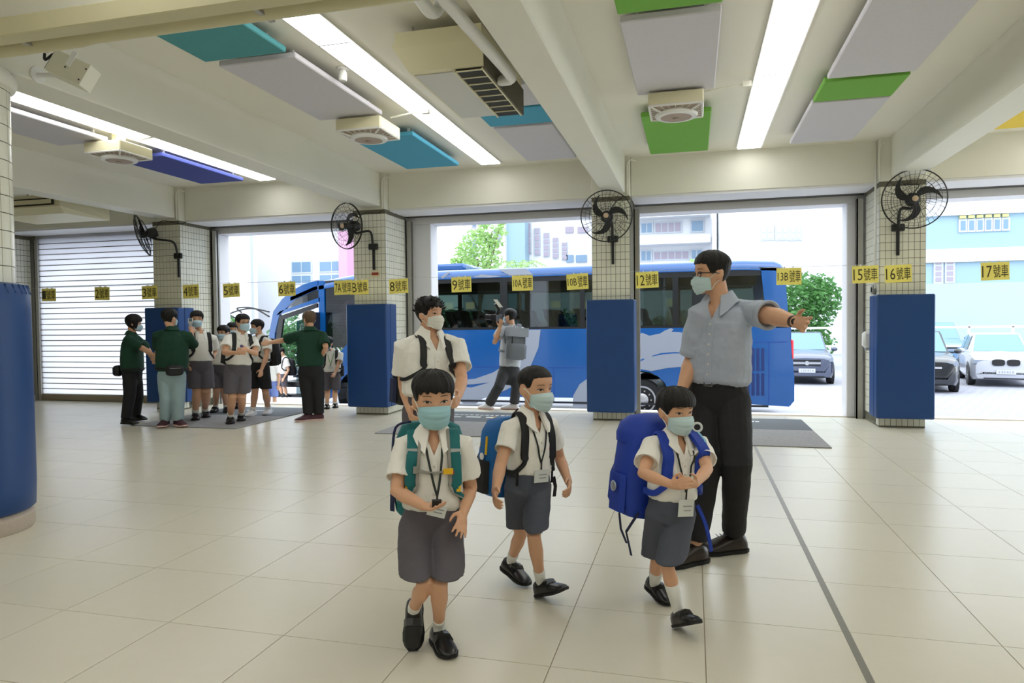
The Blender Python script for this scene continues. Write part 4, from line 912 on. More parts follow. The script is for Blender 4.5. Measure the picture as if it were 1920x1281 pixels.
def person(**k):
    """lay out the pose from joints, build body, hair and clothes"""
    p = Person(); p.k = k; H = p.H = k['H']; d = k['d']; p.vox = k.get('vox', .010); far = p.vox > .006
    ub = k['Pc'][0]; rb = ray(ub, 640); tc = -V(rb.x, rb.y, 0).normalized(); ir = V(-tc.y, tc.x, 0); ir = -ir if ir.dot(CR) < 0 else ir
    p.tc, p.ir = tc, ir
    def facing(yaw): a = math.radians(yaw); return tc*math.cos(a)+ir*math.sin(a)
    def cb(t): return ir*t[0]+UP*t[1]+tc*t[2]
    f = p.f = facing(k['yaw']); r = p.r = f.cross(UP).normalized()
    Pc = p.Pc = AtD(*k['Pc'][:2], d+(k['Pc'][2] if len(k['Pc']) > 2 else 0)); Nc = p.Nc = AtD(*k['Nc'][:2], d+(k['Nc'][2] if len(k['Nc']) > 2 else 0))
    p.up = (Nc-Pc).normalized(); p.len = (Nc-Pc).length; bulk = p.bulk = k.get('bulk', 1)
    r = p.r = (r-p.up*r.dot(p.up)).normalized(); f = p.f = p.up.cross(r).normalized()
    tw = math.radians(k.get('twist', 0)); rs = r*math.cos(tw)+f*math.sin(tw)
    sw = k.get('sw', .108)*H; p.sh = {}
    for s, nm in ((1, 'R'), (-1, 'L')):
        o = k.get('sh'+nm)
        p.sh[nm] = AtD(o[0], o[1], d+o[2]) if o else Nc-p.up*.035*H+rs*s*sw
    ls = k.get('ls', 1)
    def joint(spec, parent, L):
        if spec[0] == 'z': return AtZ(*spec[1:4])
        if spec[0] == 'd': return AtD(spec[1], spec[2], d+spec[3])
        return solve(spec[0], spec[1], parent, L, spec[2])
    p.arm = {}; p.leg = {}
    for nm, s in (('R', 1), ('L', -1)):
        a = k.get('arm'+nm)
        if a: el = joint(a[0], p.sh[nm], .172*H*ls); wr = joint(a[1], el, .155*H*ls)
        else: el = p.sh[nm]-UP*.17*H+rs*s*.035*H; wr = el-UP*.15*H+f*.03*H
        tip = joint(a[2], wr, .1*H) if a and len(a) > 2 else wr+(wr-el).normalized()*.1*H
        p.arm[nm] = (p.sh[nm], el, wr, tip)
        hp = Pc+r*s*.05*H; l = k['leg'+nm]
        if l[1][0] in ('z', 'd'):
            an = joint(l[1], hp, 1); tl = (an-hp).length; sc = min(1, tl*1.008/(.485*H)) if not k.get('bent'+nm) else 1
            kn = joint(l[0], hp, .247*H*sc)
        else: kn = joint(l[0], hp, .245*H); an = joint(l[1], kn, .24*H)
        toe = joint(l[2], an, .12*H)
        p.leg[nm] = (hp, kn, an, toe)
    # head
    hd = k['head']; hh = p.hh = hd.get('hh') or (hd['chin']-hd['top'])*d/FPX
    hc = p.hc = AtD(hd['u'], (hd['top']+hd['chin'])/2, d+hd.get('dd', 0))
    hf = facing(hd['yaw']); hr = hf.cross(UP).normalized(); pt = math.radians(hd.get('pitch', 0)); hu = (UP*math.cos(pt)-hf*math.sin(pt)); hf = hf*math.cos(pt)+UP*math.sin(pt)
    rl = math.radians(hd.get('roll', 0)); hr, hu = hr*math.cos(rl)+hu*math.sin(rl), hu*math.cos(rl)-hr*math.sin(rl)
    p.hr, p.hf, p.hu = hr, hf, hu; wide = p.wide = hd.get('wide', 1.0)
    def hw(q): return hc+(hr*q.x+hf*q.y+hu*q.z)*hh
    p.hw = hw
    # root
    base = k.get('base') or V(Pc.x, Pc.y, 0); base = V(base[0], base[1], base[2])
    root = p.root = thing('person', k['label'], 'person', tuple(base), k.get('group'))
    # ---------------------------------------------------------- body
    m = MB(); seg = 12
    for nm in 'RL':
        sh, el, wr, tip = p.arm[nm]; si = sh-(sh-Nc).normalized()*.05*H
        af = k.get('armfat', 1)
        m.tube([si, sh, sh.lerp(el, .5), el, el.lerp(wr, .3), el.lerp(wr, .75), wr], [.022*H, .031*H*af, .028*H*af, .0245*H*af, .0255*H*af, .019*H*af, .0165*H], seg, round_ends=True)
        hdn = (tip-wr); pn = cb(k.get('palm'+nm, (0, -.2, -1))); hand(m, wr-hdn.normalized()*.01*H, hdn, pn, k.get('thumb'+nm, 1 if (hdn.cross(pn)).dot(cb(k.get('thumbdir'+nm, (0, 1, .3)))) > 0 else -1), .105*H, k.get('curl'+nm, .35), k.get('spread'+nm, .12))
        hp, kn, an, toe = p.leg[nm]; lf = k.get('legfat', 1)
        m.tube([hp+UP*.03*H, hp, hp.lerp(kn, .45), kn, kn.lerp(an, .3), kn.lerp(an, .65), an], [.045*H, .05*H*lf, .046*H*lf, .034*H*lf, .036*H*lf, .027*H*lf, .021*H], seg, round_ends=True)
        fd, fu, fs_, heel_ = foot_axes(p, nm, an, toe)
        m.tube([an, heel_+fd*.05*H+fu*.03*H, heel_+fd*.09*H+fu*.024*H, heel_+fd*.12*H+fu*.02*H], [.021*H, .02*H, .017*H, .011*H], 10)
    def ring(c, rx, ry, a=r, b=f, n=20, pw=.85): return [c+a*rx*math.copysign(abs(math.cos(t))**pw, math.cos(t))+b*ry*math.copysign(abs(math.sin(t))**pw, math.sin(t)) for t in [2*math.pi*i/n for i in range(n)]]
    p.ring = ring
    sp = lambda q: Pc+(Nc-Pc)*q
    m.loft([ring(sp(q), rx*H*bulk, ry*H*bulk) for q, rx, ry in ((-.2, .06, .045), (-.1, .085, .06), (.1, .085, .06), (.3, .078, .056), (.6, .085, .06), (.82, .088, .056), (.93, .07, .045), (1.0, .036, .034))])
    nb = hw(V(0, -.12, -.3)); m.tube([sp(.88), Nc, Nc.lerp(nb, .55), nb, hw(V(0, -.08, .05))], [.05*H, .034*H*k.get('neck', 1), .03*H*k.get('neck', 1), .03*H*k.get('neck', 1), .03*H], 14)
    ts = [-.5+.5*(1-math.cos(math.pi*i/26)) for i in range(27)]
    m.loft([[hw(hsurf(2*math.pi*j/36, t, 0, wide)) for j in range(36)] for t in ts])
    for s in (1, -1):
        ex = hpar(-.05)[0]*wide; m.ellipsoid(hw(V(s*(ex+.012), -.07, -.06)), (hr*s*.045+hf*-.03)*hh, (hf*.085)*hh, (hu*.13+hf*-.02)*hh, 14, 8)
    body = p.body = m.build('body', k.get('skin', skinm), root); remesh(body, p.vox, 5 if not far else 3)
    # ---------------------------------------------------------- hair
    st = k.get('hair', {}); th = st.get('th', .035); fr = st.get('fringe', .16); bk = st.get('back', -.28); sd = st.get('side', .0); jag = st.get('jag', .02); rnd = random.Random(int(hc.x*100)); NA, NR = 72, 16
    ph = [rnd.uniform(0, 6) for _ in range(6)]
    def line(az):
        a = abs(math.degrees(az)); j = jag*(math.sin(az*17+ph[0])+.6*math.sin(az*31+ph[1])+.4*math.sin(az*53+ph[2]))/2
        pts = [(0, fr), (35, fr-.005), (52, fr-.03), (66, sd-.03), (78, sd-.05), (88, sd+.05), (104, sd+.03), (118, bk*.5), (135, bk), (180, bk)] if not st.get('bob') else [(0, fr), (40, fr-.01), (58, .0), (70, bk), (180, bk)]
        for (a0, t0), (a1, t1) in zip(pts[:-1], pts[1:]):
            if a <= a1: return t0+(t1-t0)*(a-a0)/(a1-a0)+j*(1 if a < 60 else .4)
        return bk
    og, ig = [], []
    for i in range(NA):
        az = 2*math.pi*i/NA-math.pi; tl = line(az); ro, ri = [], []
        for q in range(NR+1):
            s_ = q/NR; t = tl+(.5-tl)*math.sin(s_*math.pi/2)
            nz = mnoise.noise(V(math.sin(az)*7, math.cos(az)*7, t*2.2+ph[3]))*.02+mnoise.noise(V(math.sin(az)*13, math.cos(az)*13, t*1.6+ph[4]))*.02*min(1, (.5-t)*6)
            nz *= min(1, th/.035); o = th*(.35+.65*min(1, s_*4))+nz
            a_ = abs(math.degrees(az))
            if a_ < 60: o += st.get('fringe_out', .012)*(1-s_)*(1 if fr < .2 else .4)
            if st.get('spike') and t > .1: o += st['spike']*max(0, mnoise.noise(V(math.sin(az)*9, math.cos(az)*9, t*9+ph[5])))
            if st.get('fade') and t < st['fade']: o *= .45
            pt_ = hsurf(az, t, o, wide); pt_.z += o*max(0, (t-.2)/.3)*1.1+ (st.get('top', 0)*max(0, (t-.15)/.35) if t > .15 else 0)
            ro.append(hw(pt_)); ri.append(hw(hsurf(az, min(t, .46), -.03, wide)))
        og.append(ro); ig.append(ri)
    hm = MB(); W_ = NR+1
    hm.v = [tuple(q) for c_ in og for q in c_]+[tuple(q) for c_ in ig for q in c_]; O2 = NA*W_
    for i in range(NA):
        j = (i+1) % NA
        for q in range(NR):
            hm.f.append((i*W_+q, j*W_+q, j*W_+q+1, i*W_+q+1)); hm.f.append((O2+i*W_+q, O2+i*W_+q+1, O2+j*W_+q+1, O2+j*W_+q))
        hm.f.append((i*W_, O2+i*W_, O2+j*W_, j*W_))
    hm.f.append(tuple(i*W_+NR for i in range(NA))); hm.f.append(tuple(O2+i*W_+NR for i in reversed(range(NA))))
    ho = hm.build('hair', st.get('m', hairm), root, smooth=True); fixnormals(ho.data)
    if st.get('spike') and not far:
        sk_ = MB()
        for q in range(70):
            az = rnd.uniform(-math.pi, math.pi); t = rnd.uniform(.1, .47); b0 = hw(hsurf(az, t, th*.6, wide)); nr = (b0-hc).normalized(); dr = (nr+hu*.5+V(rnd.gauss(0, .3), rnd.gauss(0, .3), 0)).normalized()
            sk_.tube([b0, b0+dr*hh*.09, b0+dr*hh*.15+hf*hh*rnd.uniform(-.03, .03)], [hh*.028, hh*.016, hh*.003], 5)
        o_ = sk_.build('hair_tufts', hairm, root, smooth=True); o_['kind'] = 'stuff'
    # ---------------------------------------------------------- top
    B = k.get('shirtbulk', 1)*H; m = MB(); hemq = k.get('hemq', .18); untuck = k.get('untucked', 0)
    secs = [(hemq-untuck, .09, .07), (hemq-untuck+.05, .104, .08), (.35, .106, .08), (.6, .104, .077), (.8, .1, .067), (.92, .083, .053), (1.0, .05, .044), (1.04, .038, .037)]
    fb = k.get('belly', 0)
    m.loft([ring(sp(q)+f*fb*H*math.exp(-((q-.35)/.25)**2), rx*B, ry*B*(1+fb*4)) for q, rx, ry in secs])
    sl = k.get('sleeve', .62); p.sleeve_end = {}
    for nm in 'RL':
        sh, el, wr, tip = p.arm[nm]; si = sh-(sh-Nc).normalized()*.06*H
        ends = sh.lerp(el, sl) if sl <= 1 else el.lerp(wr, sl-1)
        mid = [sh.lerp(el, .5)] if sl <= 1 else [sh.lerp(el, .5), el]
        r0, r1 = k.get('slr', (.043, .05)); n_ = len(mid)
        ctube(m, [si, sh]+mid+[ends], [.036*H, r0*H]+[(r0+(r1-r0)*(i+1)/(n_+1))*H for i in range(n_)]+[r1*H], 16, recess=.02)
        p.sleeve_end[nm] = ends
    p.shirt = m.build('shirt', k['shirt'], root); remesh(p.shirt, max(.0055, p.vox*1.0) if not far else p.vox, 3, k.get('fold', .016 if not far else .01), .07 if H < 1.3 else .1)
    # ---------------------------------------------------------- bottom
    m = MB(); sb = k.get('shortbulk', 1)*H
    wq = k.get('waistq', .2)
    m.loft([ring(sp(q), rx*sb, ry*sb) for q, rx, ry in ((-.3, .03, .045), (-.2, .06, .06), (-.1, .09, .075), (.02, .098, .079), (.12, .097, .077), (wq, .093, .074), (wq+.03, .091, .072))])
    lens_ = k.get('hem', .85)
    for nm in 'RL':
        hp, kn, an, toe = p.leg[nm]; s = 1 if nm == 'R' else -1
        def apart(c, rad):
            lat = (c-Pc).dot(r)*s; return c+r*s*max(0, rad-lat)
        if lens_ <= 1:
            h_ = k.get('hemr', .056)*sb; hs = k.get('hs', .012)*H
            ctube(m, [hp+UP*.04*H-r*s*.006*H, hp+r*s*.004*H, hp.lerp(kn, lens_*.5)+r*s*hs*.7, hp.lerp(kn, lens_)+r*s*hs], [.05*sb, .06*sb, .06*sb*.5+h_*.5, h_], 20, recess=.03, flat=1.1)
        else:
            e = kn.lerp(an, lens_-1); lr = k.get('legr', (.062, .058, .05, .046, .043)); ctube(m, [hp+UP*.04*H, hp, hp.lerp(kn, .5), kn, kn.lerp(an, .5), e], [.05*sb]+[q*sb for q in lr], 18, recess=.015)
    p.pants = m.build('shorts' if lens_ <= 1 else 'trousers', k['bottom'], root); remesh(p.pants, max(.006, p.vox), 3, k.get('pfold', .010), .08 if H < 1.3 else .11)
    # ---------------------------------------------------------- socks and shoes
    for nm in 'RL':
        hp, kn, an, toe = p.leg[nm]
        if k.get('sock') and lens_ <= 1:
            sq = k['sock']; c0 = an.lerp(kn, sq); rr = lambda q: (.0245+.014*min(1, q/.7))*H*k.get('legfat', 1)
            fd, fu, fs_, heel_ = foot_axes(p, nm, an, toe)
            MB().tube([c0, an.lerp(kn, sq*.97), an.lerp(kn, sq*.5), an.lerp(kn, .05), heel_+fd*.048*H+fu*.04*H, heel_+fd*.07*H+fu*.03*H], [rr(sq)*.9, rr(sq), rr(sq*.5), rr(0)*1.08, rr(0)*1.08, rr(0)*.95], 16).build('sock', sockm, root, smooth=True)
        shoe(p, nm, an, toe, k.get('shoe', shoem), k.get('sole', solem), k.get('shoestyle', 'strap'))
    return p
FL = .172
def foot_axes(p, nm, an, toe):
    H = p.H; k_ = p.k.get('footpitch'+nm, 0); d = toe-an; hz = V(d.x, d.y, 0).normalized(); a = math.radians(k_); fy = p.k.get('footyaw'+nm)
    if fy is not None: q_ = math.radians(fy); hz = p.tc*math.cos(q_)+p.ir*math.sin(q_)
    d = hz*math.cos(a)+UP*math.sin(a); up = UP*math.cos(a)-hz*math.sin(a); sd = d.cross(up)
    heel = an-d*FL*H*.24-up*.056*H
    if abs(k_) < 4: heel.z = (p.k['base'][2] if p.k.get('base') is not None else (.012 if p.k.get('onmat') else 0))+.002
    else:
        toez = (heel+d*FL*H).z; lo = min(heel.z, toez)
        if lo < .003: heel.z += .003-lo
    return d, up, sd, heel
def shoe(p, nm, an, toe, m, ms, style):
    H = p.H; L = FL*H; d, up, sd, heel = foot_axes(p, nm, an, toe)
    W = .034*H; hh_ = .064*H
    prof = [(0, .55, .62, .02), (.06, .8, .95, 0), (.2, .88, 1.05, 0), (.34, .86, 1.0, 0), (.5, .95, .8, 0), (.66, 1.05, .64, 0), (.82, 1.0, .52, .02), (.93, .78, .42, .05), (1.0, .4, .28, .1)]
    t = MB(); s2 = MB()
    def sec(q, w, h, lo): 
        c = heel+d*L*q; z0 = lo*hh_+.012*H*.6
        return [c+sd*W*w*x+up*(z0+(hh_*h-z0)*z) for x, z in ((-.9, 0), (-1, .25), (-.96, .55), (-.72, .85), (-.35, 1), (.35, 1), (.72, .85), (.96, .55), (1, .25), (.9, 0))]
    t.loft([sec(*q) for q in prof]); so = t.build('shoe', m, p.root, smooth=50); fixnormals(so.data)
    for j in range(2): pass
    s2.loft([[heel+d*L*(q+(-.02 if q == 0 else .02 if q == 1 else 0))+sd*W*w*1.08*x+up*(lo*hh_+z) for x, z in ((-1, 0), (-1.02, .011*H), (1.02, .011*H), (1, 0))] for q, w, h, lo in prof])
    o = s2.build('sole', ms, so); fixnormals(o.data)
    if style == 'strap':
        r_ = MB().loft([[heel+d*L*(q0)+sd*W*x*1.05+up*(hh_*h+.003) for q0, x, h in ((.42+dq, -.95, .5), (.42+dq, -.6, .86), (.42+dq, 0, .95), (.42+dq, .6, .86), (.42+dq, .95, .5), (.42+dq, .95, .35), (.42+dq, -.95, .35))] for dq in (0, .02, .13, .15)]).build('strap', m, so, smooth=30); fixnormals(r_.data)
    else:
        for q0 in (.42, .5, .58): MB().tube([heel+d*L*q0+sd*W*.4+up*hh_*.9, heel+d*L*q0+up*hh_*(1.0-.5*(q0-.3)), heel+d*L*(q0+.02)-sd*W*.4+up*hh_*.9], .0025, 5).build('lace', m, so)
# ---------------------------------------------------------------- face and clothing details (after the meshes exist)
from mathutils.bvhtree import BVHTree
def bvh(o):
    me = o.data; off = Vector(o['_o'])
    return BVHTree.FromPolygons([v.co+off for v in me.vertices], [tuple(q.vertices) for q in me.polygons])
def eyes(p, gaze=0):
    hw, hh, wide = p.hw, p.hh, p.wide
    for s in (1, -1):
        cx, ct = s*.155, -.015
        def P(x, t, o): return hw(V(x, hfront(x, t, wide)+o, t))
        n = 11; up_, lo_ = [], []
        for i in range(n):
            q = -1+2*i/(n-1); x = cx+.07*q; c = (1-q*q)
            up_.append((x, ct+.026*c**.7+.006*q*s)); lo_.append((x, ct-.018*c+.006*q*s))
        e = MB(); e.loft([[P(x, t, .010) for x, t in up_], [P((a[0]+b[0])/2, (a[1]+b[1])/2, .016) for a, b in zip(up_, lo_)], [P(x, t, .010) for x, t in lo_]], cap=False, closed=False)
        eo = e.build('eye', eyew, p.body, smooth=True)
        ic = (cx+gaze*.02, ct+.003); im = MB(); im.add([P(ic[0], ic[1], .02)]+[P(ic[0]+.03*math.cos(a), ic[1]+.026*math.sin(a)*(.9 if math.sin(a) > 0 else .75), .0185) for a in [2*math.pi*k_/16 for k_ in range(16)]], [(0, i+1, (i+1) % 16+1) for i in range(16)]); im.build('iris', irism, p.body, smooth=True)
        MB().tube([P(x, t+.002, .014) for x, t in up_], .007*hh, 5).build('eyelid', browm, p.body, smooth=True)
        bt = [(cx+s*(-.075+.16*i/6), .085+.022*math.sin(math.pi*(.15+.75*i/6))) for i in range(7)]
        MB().tube([P(x, t, .008) for x, t in bt], [hh*.007, hh*.011, hh*.012, hh*.012, hh*.011, hh*.009, hh*.005], 6, sq=.5).build('eyebrow', browm, p.body, smooth=True)
def mask(p, m, loops=True):
    hw, hh = p.hw, p.hh; NS, NQ = 22, 22; g = []
    for j in range(NQ+1):
        q = j/NQ; row = []
        for i in range(NS+1):
            s = -1+2*i/NS; a = abs(s); w = .295*(1-.10*max(0, q-.55)/.45)*p.wide; x = w*math.sin(a*1.35)/math.sin(1.35)*math.copysign(1, s)
            zt = -.075-.05*a**2; zb = -.525+.11*a**1.6; z = zt+(zb-zt)*q
            yc = .418+.055*math.exp(-((q-.3)/.2)**2)+.036*math.sin(math.pi*min(1, q*1.05))-.05*max(0, q-.75)/.25
            ye = .16-.05*q; y = ye+(yc-ye)*math.cos(a*math.pi/2)**.8 if a < 1 else ye
            pl = ((q*4.2) % 1)*.022*(1-a*.6) if .12 < q < .9 else 0
            y = max(y, hfront(min(abs(x), hpar(z)[0]*p.wide*.97), max(z, -.46), p.wide)+.012*(1-.3*a)) if a < .97 and z > -.48 else y
            row.append(hw(V(x, y+pl, z)))
        g.append(row)
    mb = MB(); n = NS+1
    for row in g: mb.v.extend([tuple(q) for q in row])
    for j in range(NQ):
        for i in range(NS): mb.f.append((j*n+i, (j+1)*n+i, (j+1)*n+i+1, j*n+i+1))
    o = mb.build('mask', m, p.root, smooth=True); fixnormals(o.data)
    sm = o.modifiers.new('t', 'SOLIDIFY'); sm.thickness = .0025; sm.offset = 0
    if loops:
        for s, i in ((-1, 0), (1, NS)):
            top, bot = g[1][i], g[NQ-1][i]; ear = hw(V(s*(hpar(-.05)[0]*p.wide+.02), -.1, .01)); ear2 = hw(V(s*(hpar(-.15)[0]*p.wide+.03), -.12, -.13))
            MB().tube(crv([top, hw(V(s*(hpar(-.02)[0]*p.wide+.012), .05, -.02)), ear], 4), .0022, 5).tube(crv([bot, hw(V(s*(hpar(-.25)[0]*p.wide+.014), .03, -.26)), ear2], 4), .0022, 5).build('ear_loop', maskw, o)
def collar(p, m, size=1.0, open_=.42):
    """shirt collar: stand and two folded leaves around the neck"""
    H, r, f, u, N = p.H, p.r, p.f, p.up, p.Nc; n = 28; rings = []
    nk = (p.hw(V(0, -.1, -.35))-N)
    for i in range(n+1):
        a = open_+(2*math.pi-2*open_)*i/n; c, s = math.cos(a), math.sin(a); fr = max(0, c)
        e = abs(i/n-.5)*2; pk = max(0, (e-.72)/.28)
        def pt(rad, z, dz=0): return N+nk*.12+f*(c*rad*.95+dz)*H+r*s*rad*H+u*z*H
        top = .04*size-.022*fr; out = .066*size
        rings.append([pt(.034, top-.02), pt(.036, top), pt(.041, top+.002), pt(out+.006*pk, top-.034*size-.03*pk*size-.006*fr, .014*pk), pt(out-.003, top-.038*size-.03*pk*size-.006*fr, .010*pk), pt(.038, top-.012)])
    o = MB().loft(rings).build('collar', m, p.shirt, smooth=40); fixnormals(o.data); return o
def tcast(p, q, az, bv, out=.004):
    """point on the shirt at spine fraction q, azimuth az (0 front, + towards the person's right)"""
    c = p.Pc+(p.Nc-p.Pc)*q; d = p.f*math.cos(az)+p.r*math.sin(az); h = bv.ray_cast(c+d*.6*p.H/1.2, -d)
    if h[0] is None: return c+d*.1*p.H, d
    return h[0]+d*out, d
def xcast(p, x, z, bv, out=.004, back=False):
    """front (or back) point at lateral x (towards person's right) and height z (m) below the neck base"""
    d = p.f if not back else -p.f
    c = p.Nc+p.r*x-p.up*z; h = bv.ray_cast(c+d*.6, -d)
    if h[0] is None: return c+d*.08*p.H, d
    return h[0]+d*out, d
def top_cast(p, x, y, bv, out=.004):
    c = p.Nc+p.r*x+p.f*y; h = bv.ray_cast(c+p.up*.4, -p.up)
    return (h[0]+p.up*out if h[0] is not None else c), p.up
def placket(p, m, bv, z0, z1, nb=5):
    H = p.H; pts = [xcast(p, 0, z0+(z1-z0)*i/9, bv, .001) for i in range(10)]
    MB().ribbon([a for a, _ in pts], [n for _, n in pts], .026*H/1.1, .003).build('placket', m, p.shirt, smooth=30)
    for i in range(nb):
        a, n = xcast(p, 0, z0+(z1-z0)*(i+.5)/nb, bv, .005); MB().lathe([(.0055, 0), (.0055, .002), (.003, .003)], a, 10, n).build('button', buttm, p.shirt)
def vneck(p, depth=.06, wd_=.55):
    """open the shirt at the throat so skin shows"""
    import bmesh
    me = p.shirt.data; off = Vector(p.shirt['_o']); bm = bmesh.new(); bm.from_mesh(me); P0 = p.Nc-p.up*depth*p.H-off
    def loc(c): c = c-P0; return c.dot(p.r), c.dot(p.f), c.dot(p.up)
    def near(fc): x, y, z = loc(fc.calc_center_median()); return abs(x) < .08*p.H and y > 0 and z > -.02
    for s in (1, -1):
        fs = [f_ for f_ in bm.faces if near(f_)]; g = list({v for f_ in fs for v in f_.verts})+list({e for f_ in fs for e in f_.edges})+fs
        bmesh.ops.bisect_plane(bm, geom=g, plane_co=P0, plane_no=(p.r*s-p.up*wd_).normalized())
    kill = []
    for fc in bm.faces:
        x, y, z = loc(fc.calc_center_median())
        if y > 0 and z > 0 and abs(x) < z*wd_ and z < (.05+depth)*p.H: kill.append(fc)
    bmesh.ops.delete(bm, geom=kill, context='FACES'); bm.to_mesh(me); bm.free()
def strap(p, root, m, bv, side, w=.05, zl=.24, x0=.075, name='shoulder_strap', th=.010, xl=None, back=.085):
    """padded backpack strap: over the shoulder, down the chest, back under the arm"""
    H = p.H; s = side; x0 *= H/1.17; zl *= H/1.17; pts = []
    pts.append((p.Nc+p.r*s*x0*.8-p.f*(.115*H)-p.up*.05*H, -p.f))
    for y in (-.06, -.02, .02): pts.append(top_cast(p, s*x0, y*H, bv, .006))
    for q in (.16, .35, .6, .8, 1.0): pts.append(xcast(p, s*(x0+(.012*q if xl is None else (xl*H/1.17-x0)*q**2)), zl*q, bv, .006))
    qq = 1-(zl+.03*H)/p.len
    for az in (1.25, 1.75, 2.3): pts.append(tcast(p, qq-.03*az, s*az, bv, .01))
    P_, N_ = [a for a, _ in pts], [n for _, n in pts]; cp = crv(P_, 4); cn = crv(N_, 4)
    W = w*H/1.17; ws = [W if i < len(cp)*.68 else W*.5 for i in range(len(cp))]
    o = MB().ribbon(cp, cn, ws, th).build(name, m, root, smooth=40); fixnormals(o.data); return o
def bag(p, label, m, m2, w, h, dp, top=.02, tilt=0, group=None, off=0, xo=0, pocket=True, m3=None, name='backpack'):
    """soft backpack on the back; w/h/dp in metres, top = height of its top above the neck base"""
    t = thing(name, label, 'backpack', tuple(p.Nc-p.up*(h-top)-p.f*.12*p.H), group)
    u = (p.up+p.f*tilt).normalized(); b = -p.f; b = (b-u*b.dot(u)).normalized(); c0 = p.Nc+p.up*top+p.r*xo+b*(.078*p.H+off)
    def rr(q, ws, ds, dz=0, N=24, bk=0.0): 
        return [c0-u*h*q+p.r*w/2*ws*math.copysign(abs(math.cos(a))**.55, math.cos(a))+b*(dp*bk+dp*(.5+.5*math.copysign(abs(math.sin(a))**.6, math.sin(a)))*ds) for a in [2*math.pi*i/N for i in range(N)]]
    mb = MB().loft([rr(0, .35, .35), rr(.015, .62, .55), rr(.06, .86, .78), rr(.2, 1, .92), rr(.5, 1.03, 1), rr(.8, 1.02, 1), rr(.95, .96, .95), rr(.99, .85, .85), rr(1, .6, .7)])
    o = mb.build('bag_body', m, t, smooth=50); fixnormals(o.data)
    if pocket:
        o = MB().loft([rr(.48, .5, .06, bk=.95), rr(.5, .78, .2, bk=.93), rr(.6, .84, .28, bk=.93), rr(.88, .86, .3, bk=.93), rr(.95, .8, .25, bk=.9), rr(.97, .5, .1, bk=.9)]).build('front_pocket', m2, t, smooth=50); fixnormals(o.data)
    for s in (1, -1):
        MB().loft([[c0-u*h*q+p.r*s*(w/2*1.0+.012*k_)+b*dp*y for y, k_ in ((.2, 0), (.3, 1.6), (.7, 1.6), (.82, 0))] for q in (.55, .58, .9, .95)]).build('side_pocket', m2, t, smooth=30)
    zp = MB().tube([c0-u*h*(.04+.4*max(0, abs(a)-.6))+p.r*(w/2*.98)*math.sin(a)+b*dp*(.72) for a in [-1.5+3*i/14 for i in range(15)]], .005, 6); zp.build('zip', m3 or blackp, t)
    hl = crv([c0-u*.0+p.r*.03+b*dp*.1, c0+u*.035+b*dp*.1, c0-p.r*.03+b*dp*.1], 6); MB().tube(hl, .007, 6).build('grab_loop', m2, t, smooth=True)
    p.bagc = (c0, u, b, w, h, dp); return t
def lanyard(p, bv, zc, card=(.06, .085), col=(30, 44, 34), x=0.0, cardtilt=0, green=False, front=.0, xw=.035):
    t = MB(); H = p.H
    o = None
    for s in (1, -1):
        pts = [top_cast(p, s*.045*H, -.0*H, bv, .008)]+[xcast(p, x*q+s*xw*H*(1-q)**.8, .02*H+(zc-.03-.02*H)*q, bv, .006+front*q) for q in (0, .2, .4, .6, .8, 1)]
        a = crv([q for q, _ in pts], 3); n = crv([q for _, q in pts], 3)
        b_ = MB().ribbon(a, n, .009*H/1.1, .002)
        o = b_.build('lanyard' if s == 1 else 'lanyard_band', mat('lanyard %s' % (col,), col, .7), p.root if s == 1 else lo_)
        lo_ = o if s == 1 else lo_
    c, n = xcast(p, x, zc-.01, bv, .008+front); MB().tube([c+p.up*.025, c-p.up*.012], .004, 6).build('clip', blackp, lo_)
    c2, n = xcast(p, x, zc+card[1]/2, bv, .008+front); c2 = c-p.up*(.012+card[1]/2)+p.f*.004; ax = p.r*math.cos(cardtilt)+p.up*math.sin(cardtilt); ay = p.up*math.cos(cardtilt)-p.r*math.sin(cardtilt)
    MB().obox(c2, ax*card[0]/2, p.f*.0015, ay*card[1]/2).build('id_card', mat('id card', (222, 226, 222), .35, spec=.6), lo_)
    for i, (yy, ww) in enumerate(((.12, .3), (-.14, .24))): MB().obox(c2+ay*card[1]*yy-ax*card[0]*.08+p.f*.002, ax*card[0]*ww, p.f*.0004, ay*.0022).build('card_print', mat('grey print', (150, 156, 158), .6), lo_)
def glasses(p):
    hw = p.hw; fm = mat('glasses frame', (30, 24, 22), .4); g = MB()
    for s in (1, -1):
        cx = s*.155; loop = [hw(V(cx+.1*math.copysign(abs(math.cos(a))**.7, math.cos(a)), hfront(min(abs(cx), .15), -.02)+.05, -.03+.062*math.copysign(abs(math.sin(a))**.7, math.sin(a)))) for a in [2*math.pi*i/20 for i in range(21)]]
        g.tube(loop, .0022, 5); g.tube([hw(V(cx+s*.1, hfront(.2, 0)+.06, 0)), hw(V(s*.36*p.wide, .1, .0)), hw(V(s*.36*p.wide, -.08, -.02))], .0024, 5)
    g.tube([hw(V(-.055, hfront(.1, 0)+.07, -.01)), hw(V(.055, hfront(.1, 0)+.07, -.01))], .0022, 5)
    g.build('glasses', fm, p.root, smooth=True)
def emblem(p, bv, x, z, s=.016):
    c, n = xcast(p, x, z, bv, .002); MB().lathe([(s, 0), (s, .001), (s*.5, .0015)], c, 12, n).build('crest', mat('crest red', (150, 70, 90), .7), p.shirt); c2, n = xcast(p, x, z+s*1.9, bv, .002)
    MB().obox(c2, p.r*s*.7, p.f*.001, p.up*s*.4).build('crest_scroll', mat('crest blue', (90, 90, 130), .7), p.shirt)
